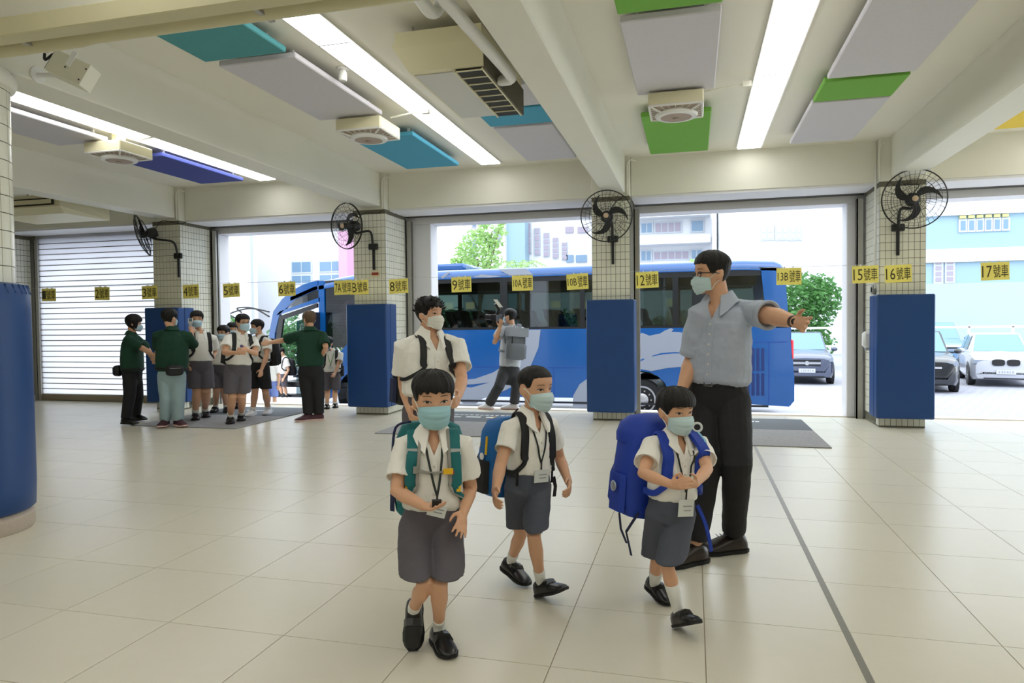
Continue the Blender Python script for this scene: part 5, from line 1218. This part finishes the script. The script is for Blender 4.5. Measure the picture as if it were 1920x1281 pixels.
# ================================================================ people: the four walking boys and the man
KID = dict(shirt=whitesh, bottom=shortg, sock=.18, vox=.004, legfat=.84)
b1 = person(**KID, label='boy in front with teal backpack straps and blue mask looking at the camera', d=2.95, H=1.18, yaw=4, Pc=(808, 982), Nc=(812, 822), bulk=.95,
    head=dict(top=694, chin=800, u=812, yaw=8, pitch=-4, hh=.228), hair=dict(th=.04, fringe=.165, back=-.2, side=.02, jag=.035, fringe_out=.012),
    shR=(758, 836, .01), shL=(866, 834, .01), sleeve=.72, slr=(.043, .05), shirtbulk=1.04, hem=.8, hemr=.057, shortbulk=1.03, hs=.024,
    armR=((744, 922, 1), (796, 950, 1), (836, 958, 1)), armL=((883, 915, -1), (868, 965, 1), (862, 1008, 1)),
    palmR=(0.1, 1, .25), thumbdirR=(0, .4, -1), curlR=.35, palmL=(-.25, .05, -1), thumbdirL=(-1, .2, 0), curlL=.12, spreadL=.32,
    legR=((796, 1096, 1), (775, 1142, -1), ('z', 768, 1206, .03)), legL=((824, 1098, 1), ('z', 823, 1172, .085), ('z', 843, 1226, .02)), footpitchR=-58, footyawR=-4, footyawL=18, bentL=True)
b2 = person(**{k_: v_ for k_, v_ in dict(KID, bottom=shortb).items() if k_ != 'sock'}, label='boy walking right with buzz cut and a blue and black backpack', d=3.42, H=1.165, yaw=38, Pc=(990, 912), Nc=(996, 786), bulk=.92,
    head=dict(top=686, chin=768, u=1004, yaw=42, pitch=-2, hh=.212), hair=dict(th=.014, fringe=.27, back=-.22, side=.06, jag=.006, fade=.12, fringe_out=0),
    sleeve=.6, slr=(.04, .046), shirtbulk=.95, hem=.84, hemr=.054, shortbulk=.98, hs=.008,
    armR=((938, 874, 1), (929, 922, 1), (926, 956, 1)), armL=((1049, 858, -1), (1066, 904, 1), (1071, 935, 1)), palmR=(1, 0, -.3), thumbdirR=(.3, .2, 1), palmL=(-1, 0, -.2), thumbdirL=(0, .2, 1), curlR=.5, curlL=.55,
    legR=((976, 1002, -1), (958, 1052, -1), ('z', 980, 1098, .02)), legL=((1001, 1006, 1), ('z', 1014, 1092, .08), ('z', 1060, 1132, .035)), sock=.3, footpitchL=22, footpitchR=-14, footyawL=48, footyawR=44, bentL=True)
b3 = person(**dict(KID, bottom=shortb, sock=.62), label='smallest boy clasping his hands with a royal blue backpack', d=3.2, H=1.085, yaw=34, Pc=(1258, 962), Nc=(1267, 826), bulk=.98,
    head=dict(top=726, chin=812, u=1267, yaw=36, pitch=-4, hh=.2, wide=1.03), hair=dict(th=.045, fringe=.14, back=-.22, side=-.02, jag=.014, fringe_out=.02),
    shR=(1222, 836, -.02), shL=(1312, 834, .04), sleeve=.66, slr=(.044, .053), shirtbulk=1.02, hem=.9, hemr=.06, shortbulk=1.04, hs=.01,
    armR=((1206, 888, 1), (1262, 910, 1), (1294, 905, 1)), armL=((1326, 880, 1), (1303, 908, 1), (1275, 908, 1)), palmR=(.2, -.2, -1), palmL=(-.2, .3, -1), thumbdirR=(0, 1, .2), thumbdirL=(0, 1, .2), curlR=.6, curlL=.6,
    legR=((1232, 1050, -1), (1227, 1100, -1), ('z', 1250, 1132, .02)), legL=((1251, 1060, 1), ('z', 1272, 1148, .076), ('z', 1303, 1180, .04)), footpitchL=26, footpitchR=-10, footyawL=32, footyawR=36, bentL=True)
man = person(label='man in a grey dress shirt and black trousers stretching out his left arm', d=4.15, H=1.78, yaw=-24, Pc=(1346, 752), Nc=(1350, 572), vox=.0055, bulk=.95, ls=.86,
    head=dict(top=472, chin=554, u=1334, yaw=-66, pitch=0, hh=.242), hair=dict(th=.04, fringe=.23, back=-.26, side=.02, jag=.012, fade=.2, top=.035, fringe_out=.01),
    shirt=greysh, bottom=blackpt, sleeve=.86, slr=(.043, .046), hem=1.93, shirtbulk=1.02, fold=.02, shoe=brogue, shoestyle='lace', hemq=.16, waistq=.2, armfat=1.15, neck=1.15,
    shR=(1311, 592, -.02), shL=(1394, 586, 0), armR=((1300, 672, -1), (1277, 735, 1), (1270, 775, 1)), armL=((1446, 592, 1), (1492, 604, 1), (1530, 614, 1)), palmL=(-.15, 0, 1), thumbdirL=(0, 1, 0), curlL=(.2, .3, .4, .5), palmR=(1, 0, 0), thumbdirR=(0, 0, 1), spreadL=.2,
    legR=((1326, 868, 1), ('z', 1303, 1022, .1), ('z', 1275, 1046, .03)), legL=((1382, 870, 1), ('z', 1376, 1003, .1), ('z', 1338, 1026, .03)), legr=(.06, .055, .046, .041, .038), footyawL=-62, footyawR=-50)
b5 = person(**dict(KID, vox=.0055), label='tall spiky-haired boy in a white mask looking right, behind the front boy', d=4.6, H=1.57, yaw=22, Pc=(803, 768), Nc=(808, 634), bulk=1.05,
    head=dict(top=562, chin=616, u=806, yaw=48, pitch=3, hh=.205), hair=dict(th=.05, fringe=.2, back=-.3, side=.0, jag=.03, spike=.05, top=.02),
    sleeve=.66, slr=(.045, .052), shirtbulk=1.1, hem=.85, armfat=1.0, shR=(757, 652, -.02), shL=(856, 648, .05),
    armR=((757, 724, -1), (769, 770, 1), (773, 800, 1)), armL=((866, 712, 1), (860, 742, 1), (856, 764, 1)), palmR=(1, 0, -.2), palmL=(-1, 0, -.2), thumbdirR=(0, 0, 1), thumbdirL=(0, 0, 1), curlR=.6, curlL=.6,
    legR=((788, 880, 1), ('z', 790, 975, .09), ('z', 788, 998, .02)), legL=((820, 880, 1), ('z', 822, 972, .09), ('z', 830, 994, .02)))
# ================================================================ people: photographer, staff and the queue by the left openings
FAR = dict(vox=.011)
ph = person(**FAR, label='photographer in a grey tee and charcoal trousers facing the coach', d=10.95, H=1.62, yaw=-158, Pc=(955, 697), Nc=(960, 612), shirt=tee, bottom=charpt, sleeve=.6, hem=1.95, untucked=.1, shoe=sneak, sole=pinkso, shoestyle='lace', legr=(.06, .056, .05, .048, .05),
    head=dict(top=579, chin=607, u=956, yaw=-128, pitch=4, hh=.232), hair=dict(th=.035, fringe=.2, back=-.28, side=0, jag=.01),
    armL=((927, 643, 1), (938, 612, 1), (940, 600, 1)), armR=((975, 648, -1), (952, 618, -1), (945, 604, -1)), legL=((936, 724, 1), ('z', 917, 757, .09), ('z', 905, 763, .03)), legR=((968, 726, 1), ('z', 964, 757, .09), ('z', 955, 764, .03)))
w7 = person(**FAR, onmat=True, label='woman with a black bob in a green polo at the far left', d=9.85, H=1.57, yaw=70, Pc=(248, 702), Nc=(247, 630), shirt=greensh, bottom=blackpt, sleeve=.8, hem=1.97, untucked=.12, shirtbulk=1.12, shortbulk=1.0, shoestyle='lace',
    head=dict(top=590, chin=622, u=251, yaw=88, pitch=-4, hh=.23), hair=dict(th=.06, fringe=.12, back=-.42, bob=True, jag=.01),
    armR=((272, 656, 1), (287, 666, 1), (299, 671, 1)), armL=((277, 655, -1), (288, 676, -1), (292, 684, -1)), legR=((243, 745, 1), ('z', 236, 786, .08), ('z', 257, 795, .02)), legL=((258, 745, -1), ('z', 254, 779, .08), ('z', 276, 788, .02)))
p8 = person(**FAR, onmat=True, label='person in a green polo and pale jeans raising a white thermometer', d=9.45, H=1.62, yaw=158, Pc=(322, 703), Nc=(324, 622), shirt=greensh, bottom=jeans, sleeve=.85, hem=1.96, untucked=.1, shirtbulk=1.22, shortbulk=1.06, shoe=pinksh, sole=pinkso, shoestyle='lace', sw=.125,
    head=dict(top=579, chin=613, u=318, yaw=140, hh=.235), hair=dict(th=.05, fringe=.2, back=-.3, side=0, jag=.02),
    armR=((363, 650, -1), (359, 624, -1), (357, 607, -1)), armL=((297, 656, -1), (291, 676, -1), (288, 687, -1)), legL=((312, 748, 1), ('z', 310, 789, .08), ('z', 302, 799, .03)), legR=((334, 748, 1), ('z', 334, 789, .08), ('z', 350, 799, .03)))
BOY = dict(FAR, onmat=True, shirt=whitesh, bottom=shortg, sock=.25, sleeve=.66, slr=(.045, .052), shirtbulk=1.06)
b10 = person(**BOY, label='boy having his temperature taken in front of the first column', d=10.1, H=1.53, yaw=12, Pc=(375, 690), Nc=(376, 628), legfat=1.15,
    head=dict(top=581, chin=616, u=369, yaw=2, hh=.228), hair=dict(th=.05, fringe=.17, back=-.2, side=.0, jag=.03),
    armR=((350, 662, -1), (352, 684, 1), (355, 696, 1)), shortbulk=1.14, armL=((403, 660, -1), (395, 678, 1), (389, 686, 1)), legR=((369, 735, 1), ('z', 366, 778, .075), ('z', 366, 790, .02)), legL=((387, 735, 1), ('z', 384, 773, .075), ('z', 391, 785, .02)), palmR=(1, 0, 0), palmL=(-1, 0, 0))
b11 = person(**BOY, label='boy with glasses rubbing his hands on the left mat', d=9.55, H=1.55, yaw=18, Pc=(446, 697), Nc=(452, 630), legfat=1.05, shortbulk=1.08,
    head=dict(top=587, chin=622, u=455, yaw=32, hh=.228), hair=dict(th=.03, fringe=.18, back=-.2, side=.0, jag=.015),
    armR=((421, 662, 1), (444, 662, 1), (462, 660, 1)), armL=((480, 664, 1), (463, 656, 1), (446, 656, 1)), legR=((435, 745, 1), ('z', 432, 784, .075), ('z', 430, 802, .02)), legL=((454, 744, 1), ('z', 452, 779, .075), ('z', 454, 795, .02)))
b12 = person(**dict(BOY, bottom=blackpt), label='boy in black shorts and white sneakers turning left', d=10.4, H=1.5, yaw=-50, Pc=(487, 690), Nc=(487, 634), shoe=sneak, sole=sneak, shoestyle='lace',
    head=dict(top=597, chin=629, u=482, yaw=-72, hh=.222), hair=dict(th=.03, fringe=.18, back=-.2, side=.0, jag=.015),
    armL=((500, 668, 1), (490, 694, 1), (488, 706, 1)), armR=((478, 662, -1), (470, 680, -1), (468, 690, -1)), legR=((478, 736, 1), ('z', 474, 771, .075), ('z', 463, 781, .02)), legL=((498, 736, 1), ('z', 503, 768, .075), ('z', 494, 779, .02)))
b13 = person(**BOY, label='boy waiting in the queue between the glasses boy and the checked boy', d=10.8, H=1.42, yaw=-10, Pc=(413, 694), Nc=(415, 640),
    head=dict(top=609, chin=639, u=419, yaw=-38, hh=.22), hair=dict(th=.045, fringe=.16, back=-.2, side=.0, jag=.02),
    legR=((406, 734, 1), ('z', 404, 765, .07), ('z', 400, 773, .02)), legL=((421, 734, 1), ('z', 424, 766, .07), ('z', 430, 775, .02)))
b13b = person(**BOY, label='boy whose hair shows just behind the shoulder of the glasses boy', d=11.3, H=1.46, yaw=0, Pc=(438, 690), Nc=(437, 634),
    head=dict(top=604, chin=632, u=436, yaw=10, hh=.22), hair=dict(th=.045, fringe=.16, back=-.2, side=.0, jag=.02),
    legR=((432, 728, 1), ('z', 431, 758, .07), ('z', 429, 765, .02)), legL=((444, 728, 1), ('z', 445, 758, .07), ('z', 446, 765, .02)))
w9 = person(**FAR, label='woman with short brown hair in a green polo reaching out to a boy', d=10.0, H=1.59, yaw=172, Pc=(583, 697), Nc=(582, 622), shirt=greensh, bottom=blackpt, sleeve=.85, hem=1.95, untucked=.06, shirtbulk=1.12, shortbulk=1.08, shoe=pinksh, sole=pinkso, shoestyle='lace',
    head=dict(top=583, chin=615, u=580, yaw=-160, hh=.23), hair=dict(th=.05, fringe=.15, back=-.28, side=-.05, jag=.02, m=hairg),
    armL=((534, 638, -1), (505, 643, 1), (492, 645, 1)), armR=((611, 652, 1), (604, 668, -1), (598, 672, -1)), legL=((577, 745, 1), ('z', 578, 778, .08), ('z', 566, 786, .03)), legR=((597, 745, 1), ('z', 598, 777, .08), ('z', 590, 784, .03)))
b15 = person(**dict(BOY, onmat=False), label='small boy half hidden beside the woman with brown hair', d=11.1, H=1.28, yaw=-8, Pc=(622, 706), Nc=(621, 660),
    head=dict(top=631, chin=657, u=614, yaw=-20, hh=.21), hair=dict(th=.045, fringe=.16, back=-.2, side=.0, jag=.02),
    armL=((634, 686, 1), (628, 701, 1), (624, 706, 1)), legR=((614, 735, 1), ('z', 613, 758, .065), ('z', 612, 768, .02)), legL=((628, 735, 1), ('z', 628, 756, .065), ('z', 631, 766, .02)))
st_ = AtD(530, 752, 17.2)
b14 = person(**BOY, label='boy stepping out of the open coach door', d=17.2, H=1.3, yaw=-70, Pc=(531, 708), Nc=(533, 672), base=(st_.x, st_.y, -.41),
    head=dict(top=652, chin=669, u=527, yaw=-80, pitch=-18, hh=.21), hair=dict(th=.045, fringe=.16, back=-.2, side=.0, jag=.02),
    armL=((541, 694, 1), (532, 710, 1), (529, 716, 1)), armR=((522, 690, -1), (515, 688, -1), (512, 688, -1)), legR=((526, 727, -1), ('d', 530, 744, 0), ('d', 524, 750, 0)), legL=((534, 728, 1), ('d', 538, 744, -.05), ('d', 532, 750, -.05)))
st_ = AtZ(509, 757, GZ); d16 = (st_-CAMLOC).dot(CF)
b16 = person(**dict(BOY, bottom=blues), label='small child in blue shorts on the ground outside the coach door', d=13.6, H=1.12, yaw=-30, Pc=(509, 722), Nc=(509, 685), base=(AtD(509, 722, 13.6).x, AtD(509, 722, 13.6).y, GZ),
    head=dict(top=660, chin=683, u=508, yaw=-30, hh=.21), hair=dict(th=.045, fringe=.16, back=-.2, side=.0, jag=.02),
    legR=((504, 748, 1), ('d', 503, 773, 0), ('d', 500, 780, -.1)), legL=((515, 748, 1), ('d', 515, 773, 0), ('d', 513, 780, -.1)))
flush()
# ================================================================ faces, collars, masks
for p, m in ((b1, maskb), (b2, maskg), (b3, maskg), (man, maskg), (b5, maskw), (b10, maskp), (b11, maskp), (b12, maskp), (b13, maskp), (b13b, maskp), (b15, maskp), (b14, maskp), (w7, maskp), (p8, maskp), (w9, maskp), (ph, maskp), (b16, maskp)):
    eyes(p); mask(p, m)
for p in (b1, b2, b3, b5): vneck(p, .052, .42)
vneck(man, .05, .3)
BV = {id(p): bvh(p.shirt) for p in (b1, b2, b3, b5, man, b10, b11, b12, ph, b15, b14, b13)}
for p in (b1, b2, b3): collar(p, whitesh, 1.15)
collar(b5, whitesh, 1.05); collar(man, greysh, 1.0, .5)
for p in (b10, b11, b12, b13, b13b, b15, b14, b16): collar(p, whitesh, 1.0)
for p in (w7, p8, w9): collar(p, greensh, .95)
for p in (b1, b2, b3): placket(p, whitesh, BV[id(p)], .085, .27, 5); emblem(p, BV[id(p)], -.07, .13)
placket(b5, whitesh, BV[id(b5)], .12, .42, 5); emblem(b5, BV[id(b5)], -.1, .17, .02); placket(man, greysh, BV[id(man)], .09, .44, 6)
glasses(man); glasses(b11)
# belt and watch of the man
bl = MB(); bp = bvh(man.pants)
def belt(p, q, h, m, buckle=True):
    pts = []
    bvp = bvh(p.pants)
    for i in range(33):
        a = 2*math.pi*i/32; c = p.Pc+(p.Nc-p.Pc)*q; d = p.f*math.cos(a)+p.r*math.sin(a); hcast = bvp.ray_cast(c+d*.5, -d); pts.append(((hcast[0] if hcast[0] is not None else c+d*.1*p.H)+d*.002, d))
    MB().ribbon([a for a, _ in pts], [n for _, n in pts], h, .004).build('belt', m, p.pants, smooth=30)
    if buckle:
        c, d = pts[0]; bk = MB()
        for s in (-1, 1): bk.obox(c+d*.006+p.r*s*.024, p.r*.0035, d*.003, p.up*.02).obox(c+d*.006+p.up*s*.018, p.r*.026, d*.003, p.up*.003)
        bk.build('buckle', chrome, p.pants)
belt(man, .195, .038, beltm)
_, el, wr, tp = man.arm['L']; dw = (wr-el).normalized(); wc = wr-dw*.02
MB().lathe([(.031, -.012), (.033, -.01), (.033, .01), (.031, .012)], wc, 20, dw).build('watch_strap', mat('brown watch strap', (64, 40, 34), .5), man.root, smooth=40)
MB().lathe([(.017, 0), (.017, .008), (.012, .01)], wc+man.tc*.032, 16, man.tc).build('watch_face', darkm, man.root, smooth=40)
for nm in 'LR':
    sh, el, wr, tp = man.arm[nm]; e = man.sleeve_end[nm]; d_ = (el-sh).normalized()
    MB().lathe([(.076, -.028), (.083, -.022), (.086, .012), (.08, .018), (.068, .012)], e, 24, d_, cap=False).build('rolled_cuff', greysh, man.shirt, smooth=60)
# ================================================================ bags, lanyards, held things
teal = mat('teal nylon', (18, 112, 116), .6, noise=(20, .06), bump=(150, .2, .002)); navy = mat('navy nylon', (24, 36, 74), .6, bump=(150, .2, .002)); greyw = mat('grey webbing', (150, 148, 140), .7); yelp = mat('yellow plastic', (240, 190, 30), .45)
royal = mat('royal blue nylon', (20, 60, 170), .6, noise=(18, .08), bump=(120, .25, .003)); azure = mat('azure nylon', (20, 104, 176), .55, noise=(18, .08), bump=(120, .25, .003)); blackn = mat('black nylon', (22, 22, 25), .65, bump=(150, .2, .002)); greyn = mat('grey nylon', (124, 130, 138), .65, bump=(150, .2, .002))
t = bag(b1, 'teal and navy backpack worn by the front boy', teal, navy, .30, .42, .17, .06, 0, 'backpacks')
for s in (1, -1):
    o = strap(b1, t, teal, BV[id(b1)], s, .05, .2, .083)
    strap(b1, o, greyw, BV[id(b1)], s, .014, .2, .058, 'strap_edging', .012)
    c, n = xcast(b1, s*.09, .045, BV[id(b1)], .02); MB().obox(c, b1.r*.022, n*.002, b1.up*.012).build('silver_patch', mat('silver patch', (190, 196, 196), .4), o)
    c, n = xcast(b1, s*.105, .19, BV[id(b1)], .018); MB().obox(c, b1.r*.009, n*.006, b1.up*.02).build('yellow_tab', yelp, o)
cs = [xcast(b1, .075*(1-2*i/8), .115+.012*math.sin(math.pi*i/8), BV[id(b1)], .022) for i in range(9)]
MB().ribbon([a for a, _ in cs], [n for _, n in cs], .014, .003).build('sternum_strap', greyw, t)
c, n = cs[7]; MB().obox(c+n*.006, b1.r*.02, n*.006, b1.up*.011).build('sternum_buckle', yelp, t); c, n = cs[0]; MB().obox(c+n*.004, b1.r*.01, n*.005, b1.up*.014).build('sternum_clip', greyw, t)
bc, bu, bb, bw_, bh_, bd_ = b1.bagc
MB().tube(crv([bc+b1.r*.09, bc+b1.r*.155-bu*.03+bb*.02, bc+b1.r*.165-bu*.16+bb*.03], 5), .006, 6).build('load_strap', navy, t, smooth=True)
lanyard(b1, BV[id(b1)], .245, (.075, .05), (36, 44, 40), -.012, .25, front=.03, xw=.03)
_, el, wr, tp = b1.arm['R']
hx = wr.lerp(tp, .75)
o = MB().obox(hx+UP*.02-b1.ir*.014-b1.tc*.022, b1.ir*.018, b1.tc*.014, UP*.012).build('black_case', blackp); tag(o, 'small black case in the right hand of the front boy', 'case')
t = bag(b2, 'azure and black backpack worn by the buzz-cut boy', azure, blackn, .30, .40, .17, .0, 0, 'backpacks', m3=yelp)
for s in (1, -1): strap(b2, t, blackn, BV[id(b2)], s, .046, .2, .078)
bc, bu, bb, bw_, bh_, bd_ = b2.bagc
MB().lathe([(.014, 0), (.018, .004), (.01, .006)], bc-bu*.2+b2.r*(bw_/2+.012)+bb*.08, 14, b2.r).build('round_logo', whitep, t)
MB().tube([bc-bu*(.1)+b2.r*(bw_/2+.004)+bb*.06, bc-bu*.19+b2.r*(bw_/2+.006)+bb*.06], .006, 6).build('yellow_piping', yelp, t)
for s in (1, -1):
    c, n = xcast(b2, s*.105, .24, BV[id(b2)], .01); MB().ribbon([c, c-b2.up*.03, c-b2.up*.07], [n]*3, .014, .003).build('webbing_tail', blackn, t)
MB().ribbon([b2.Pc+b2.f*.06-b2.r*.11+b2.up*.05, b2.Pc+b2.f*.06-b2.r*.125-b2.up*.0, b2.Pc+b2.f*.055-b2.r*.125-b2.up*.05], [b2.f]*3, .022, .003).build('hip_strap_end', blackn, t)
lanyard(b2, BV[id(b2)], .23, (.088, .06), (34, 36, 36), 0, 0, xw=.04)
t = bag(b3, 'bulky royal blue backpack worn by the smallest boy', royal, royal, .34, .44, .22, .055, .0, 'backpacks')
for s in (1, -1): strap(b3, t, royal, BV[id(b3)], s, .062, .2, .08, th=.014)
bc, bu, bb, bw_, bh_, bd_ = b3.bagc
o = MB().loft([[bc+bu*z+b3.r*bw_/2*w_*math.cos(a)+bb*(bd_*.5+bd_*.55*w_*math.sin(a)) for a in [2*math.pi*i/20 for i in range(20)]] for z, w_ in ((-.09, 1.08), (-.05, 1.1), (.0, 1.0), (.03, .75), (.045, .3))]).build('top_lid', royal, t, smooth=50); fixnormals(o.data)
MB().lathe([(.022, 0), (.026, .004), (.018, .007)], bc-bu*.3+b3.r*(bw_/2+.03)+bb*.1, 16, b3.r).build('round_badge', mat('silver badge', (170, 180, 196), .3, metal=.4), t, smooth=True)
for xx, l0, l1 in ((.16, .43, .56), (.13, .4, .62)): MB().ribbon([bc-bu*l0+b3.r*xx+bb*(.1 if xx > .15 else -.02), bc-bu*(l0+l1)/2+b3.r*(xx+.01)+bb*.06, bc-bu*l1+b3.r*(xx-.02)+bb*.05], [b3.r]*3, .016, .004).build('hanging_strap', navy, t)
MB().ribbon(crv([b3.Pc-b3.r*.12+b3.f*.03+b3.up*.04, b3.Pc-b3.r*.16+b3.f*.05-b3.up*.05, b3.Pc-b3.r*.2+b3.f*.05-b3.up*.17], 4), [b3.f]*9, .02, .004).build('hanging_strap', royal, t)
c, n = xcast(b3, .06, .17, BV[id(b3)], .012); MB().obox(c, b3.r*.028, n*.006, b3.up*.022).build('chest_clip', royal, t)
c, n = xcast(b3, -.085, .09, BV[id(b3)], .022); MB().obox(c, b3.r*.02, n*.003, b3.up*.02).build('silver_patch', mat('silver patch', (190, 196, 196), .4), t)
c, n = top_cast(b3, -.1, .02, BV[id(b3)], .02); MB().tube([c+V(.02*math.cos(a), 0, .02*math.sin(a)+.02) for a in [2*math.pi*i/16 for i in range(17)]], .006, 6).build('white_ring', whitep, t); MB().ribbon([c, c+b3.f*.06-b3.up*.03, c+b3.f*.09-b3.up*.09], [b3.f]*3, .012, .003).build('pale_cord', mat('pale blue cord', (150, 200, 230), .6), t)
lanyard(b3, BV[id(b3)], .245, (.08, .075), (28, 36, 34), 0, 0, front=.012, xw=.042)
t = bag(b5, 'black backpack with a yellow zip worn by the tall boy', blackn, navy, .3, .4, .16, -.06, 0, 'backpacks', m3=yelp, xo=.02)
for s in (1, -1): strap(b5, t, blackn, BV[id(b5)], s, .036, .15, .062)
t = bag(ph, 'grey flap backpack worn by the photographer', greyn, greyn, .3, .5, .16, -.02, 0, 'backpacks')
bc, bu, bb, bw_, bh_, bd_ = ph.bagc
MB().obox(bc-bu*.07+bb*(bd_*.55), ph.r*.155, bb*.1, bu*.07).build('top_flap', mat('pale grey flap', (168, 176, 188), .6), t)
for s in (1, -1):
    strap(ph, t, greyn, BV[id(ph)], s, .05, .22, .085); MB().tube([bc-bu*.12+bb*bd_*1.02+ph.r*s*.1, bc-bu*.45+bb*bd_*1.05+ph.r*s*.1], .006, 6).build('black_trim', blackn, t)
for p, lab in ((b10, 'black backpack worn by the boy having his temperature taken'), (b11, 'black backpack worn by the boy with glasses'), (b12, 'black backpack worn by the boy in white sneakers'), (b15, 'dark backpack worn by the small half hidden boy'), (b14, 'dark backpack worn by the boy in the coach door')):
    t = bag(p, lab, blackn, blackn, .3, .42, .16, .0, 0, 'backpacks')
    for s in (1, -1): strap(p, t, blackn, BV[id(p)], s, .046, .2, .08)
c, n = xcast(b11, .02, .14, BV[id(b11)], .004); MB().obox(c, b11.r*.018, n*.004, b11.up*.024).build('badge_holder', mat('blue badge', (40, 50, 130), .5), b11.root)
lanyard(b15, BV[id(b15)], .22, (.06, .05), (150, 190, 120), 0)
# camera with a white flash, thermometer, belt bags
_, el, wr, tp = ph.arm['L']; cc = AtD(932, 596, 10.8)
t = thing('camera', 'black camera with a white flash held up by the photographer', 'camera', tuple(cc-UP*.06))
fx = ph.hf; MB().obox(cc, ph.hr*.09, fx*.05, UP*.05).build('camera_body', blackp, t); MB().lathe([(.04, 0), (.045, .03), (.042, .16), (.05, .17)], cc+fx*.05, 16, fx).build('lens', blackp, t, smooth=40)
MB().tube([cc+UP*.04, AtD(936, 580, 10.78), AtD(930, 569, 10.75)], [.03, .03, .035], 8).build('flash_arm', blackp, t); MB().obox(AtD(934, 569, 10.73), ph.ir*.03, ph.tc*.03, (UP*.06-ph.ir*.045)).build('flash_head', whitep, t)
_, el, wr, tp = p8.arm['R']; cc = tp+UP*.02
t = thing('thermometer', 'white forehead thermometer held up to the boy by the first column', 'thermometer', tuple(cc-UP*.05))
MB().obox(cc+UP*.02, p8.ir*.03, p8.tc*.055, UP*.035).build('head', whitep, t); MB().obox(cc-UP*.03, p8.ir*.022, p8.tc*.02, UP*.06).build('grip', whitep, t); MB().obox(cc+UP*.03+p8.tc*.057, p8.ir*.02, p8.tc*.002, UP*.02).build('screen', mat('thermo screen', (110, 130, 140), .3), t)
def pouch(p, label, az, q, w, h, dp):
    bvp = bvh(p.shirt); c, n = tcast(p, q, az, bvp, .0); t = thing('belt_bag', label, 'bag', tuple(c-UP*h/2)); sd = n.cross(UP).normalized()
    def rg(y, a_, b_): return [c+n*(.01+y*dp)+sd*w/2*a_*math.copysign(abs(math.cos(t_))**.6, math.cos(t_))+UP*h/2*b_*math.copysign(abs(math.sin(t_))**.6, math.sin(t_)) for t_ in [2*math.pi*i/16 for i in range(16)]]
    o = MB().loft([rg(0, .9, .9), rg(.2, 1, 1), rg(.7, .98, .95), rg(.95, .8, .75), rg(1, .5, .5)]).build('pouch', blackn, t, smooth=50); fixnormals(o.data)
    MB().tube([c+n*(.012+dp)-sd*w*.3+UP*h*.2, c+n*(.012+dp)+sd*w*.3+UP*h*.2], .005, 5).build('zip', mat('steel zip', (150, 150, 150), .4, metal=.6), t)
    ring_ = [(tcast(p, q+.03, az+2*math.pi*i/24, bvp, .004)) for i in range(25)]; MB().ribbon([a for a, _ in ring_], [n_ for _, n_ in ring_], .03, .003).build('waist_strap', blackn, t)
pouch(p8, 'black belt bag at the waist of the person in jeans', 2.6, .12, .22, .15, .09)
pouch(w7, 'black belt bag at the back of the woman with a bob', 3.1, .1, .18, .16, .09)
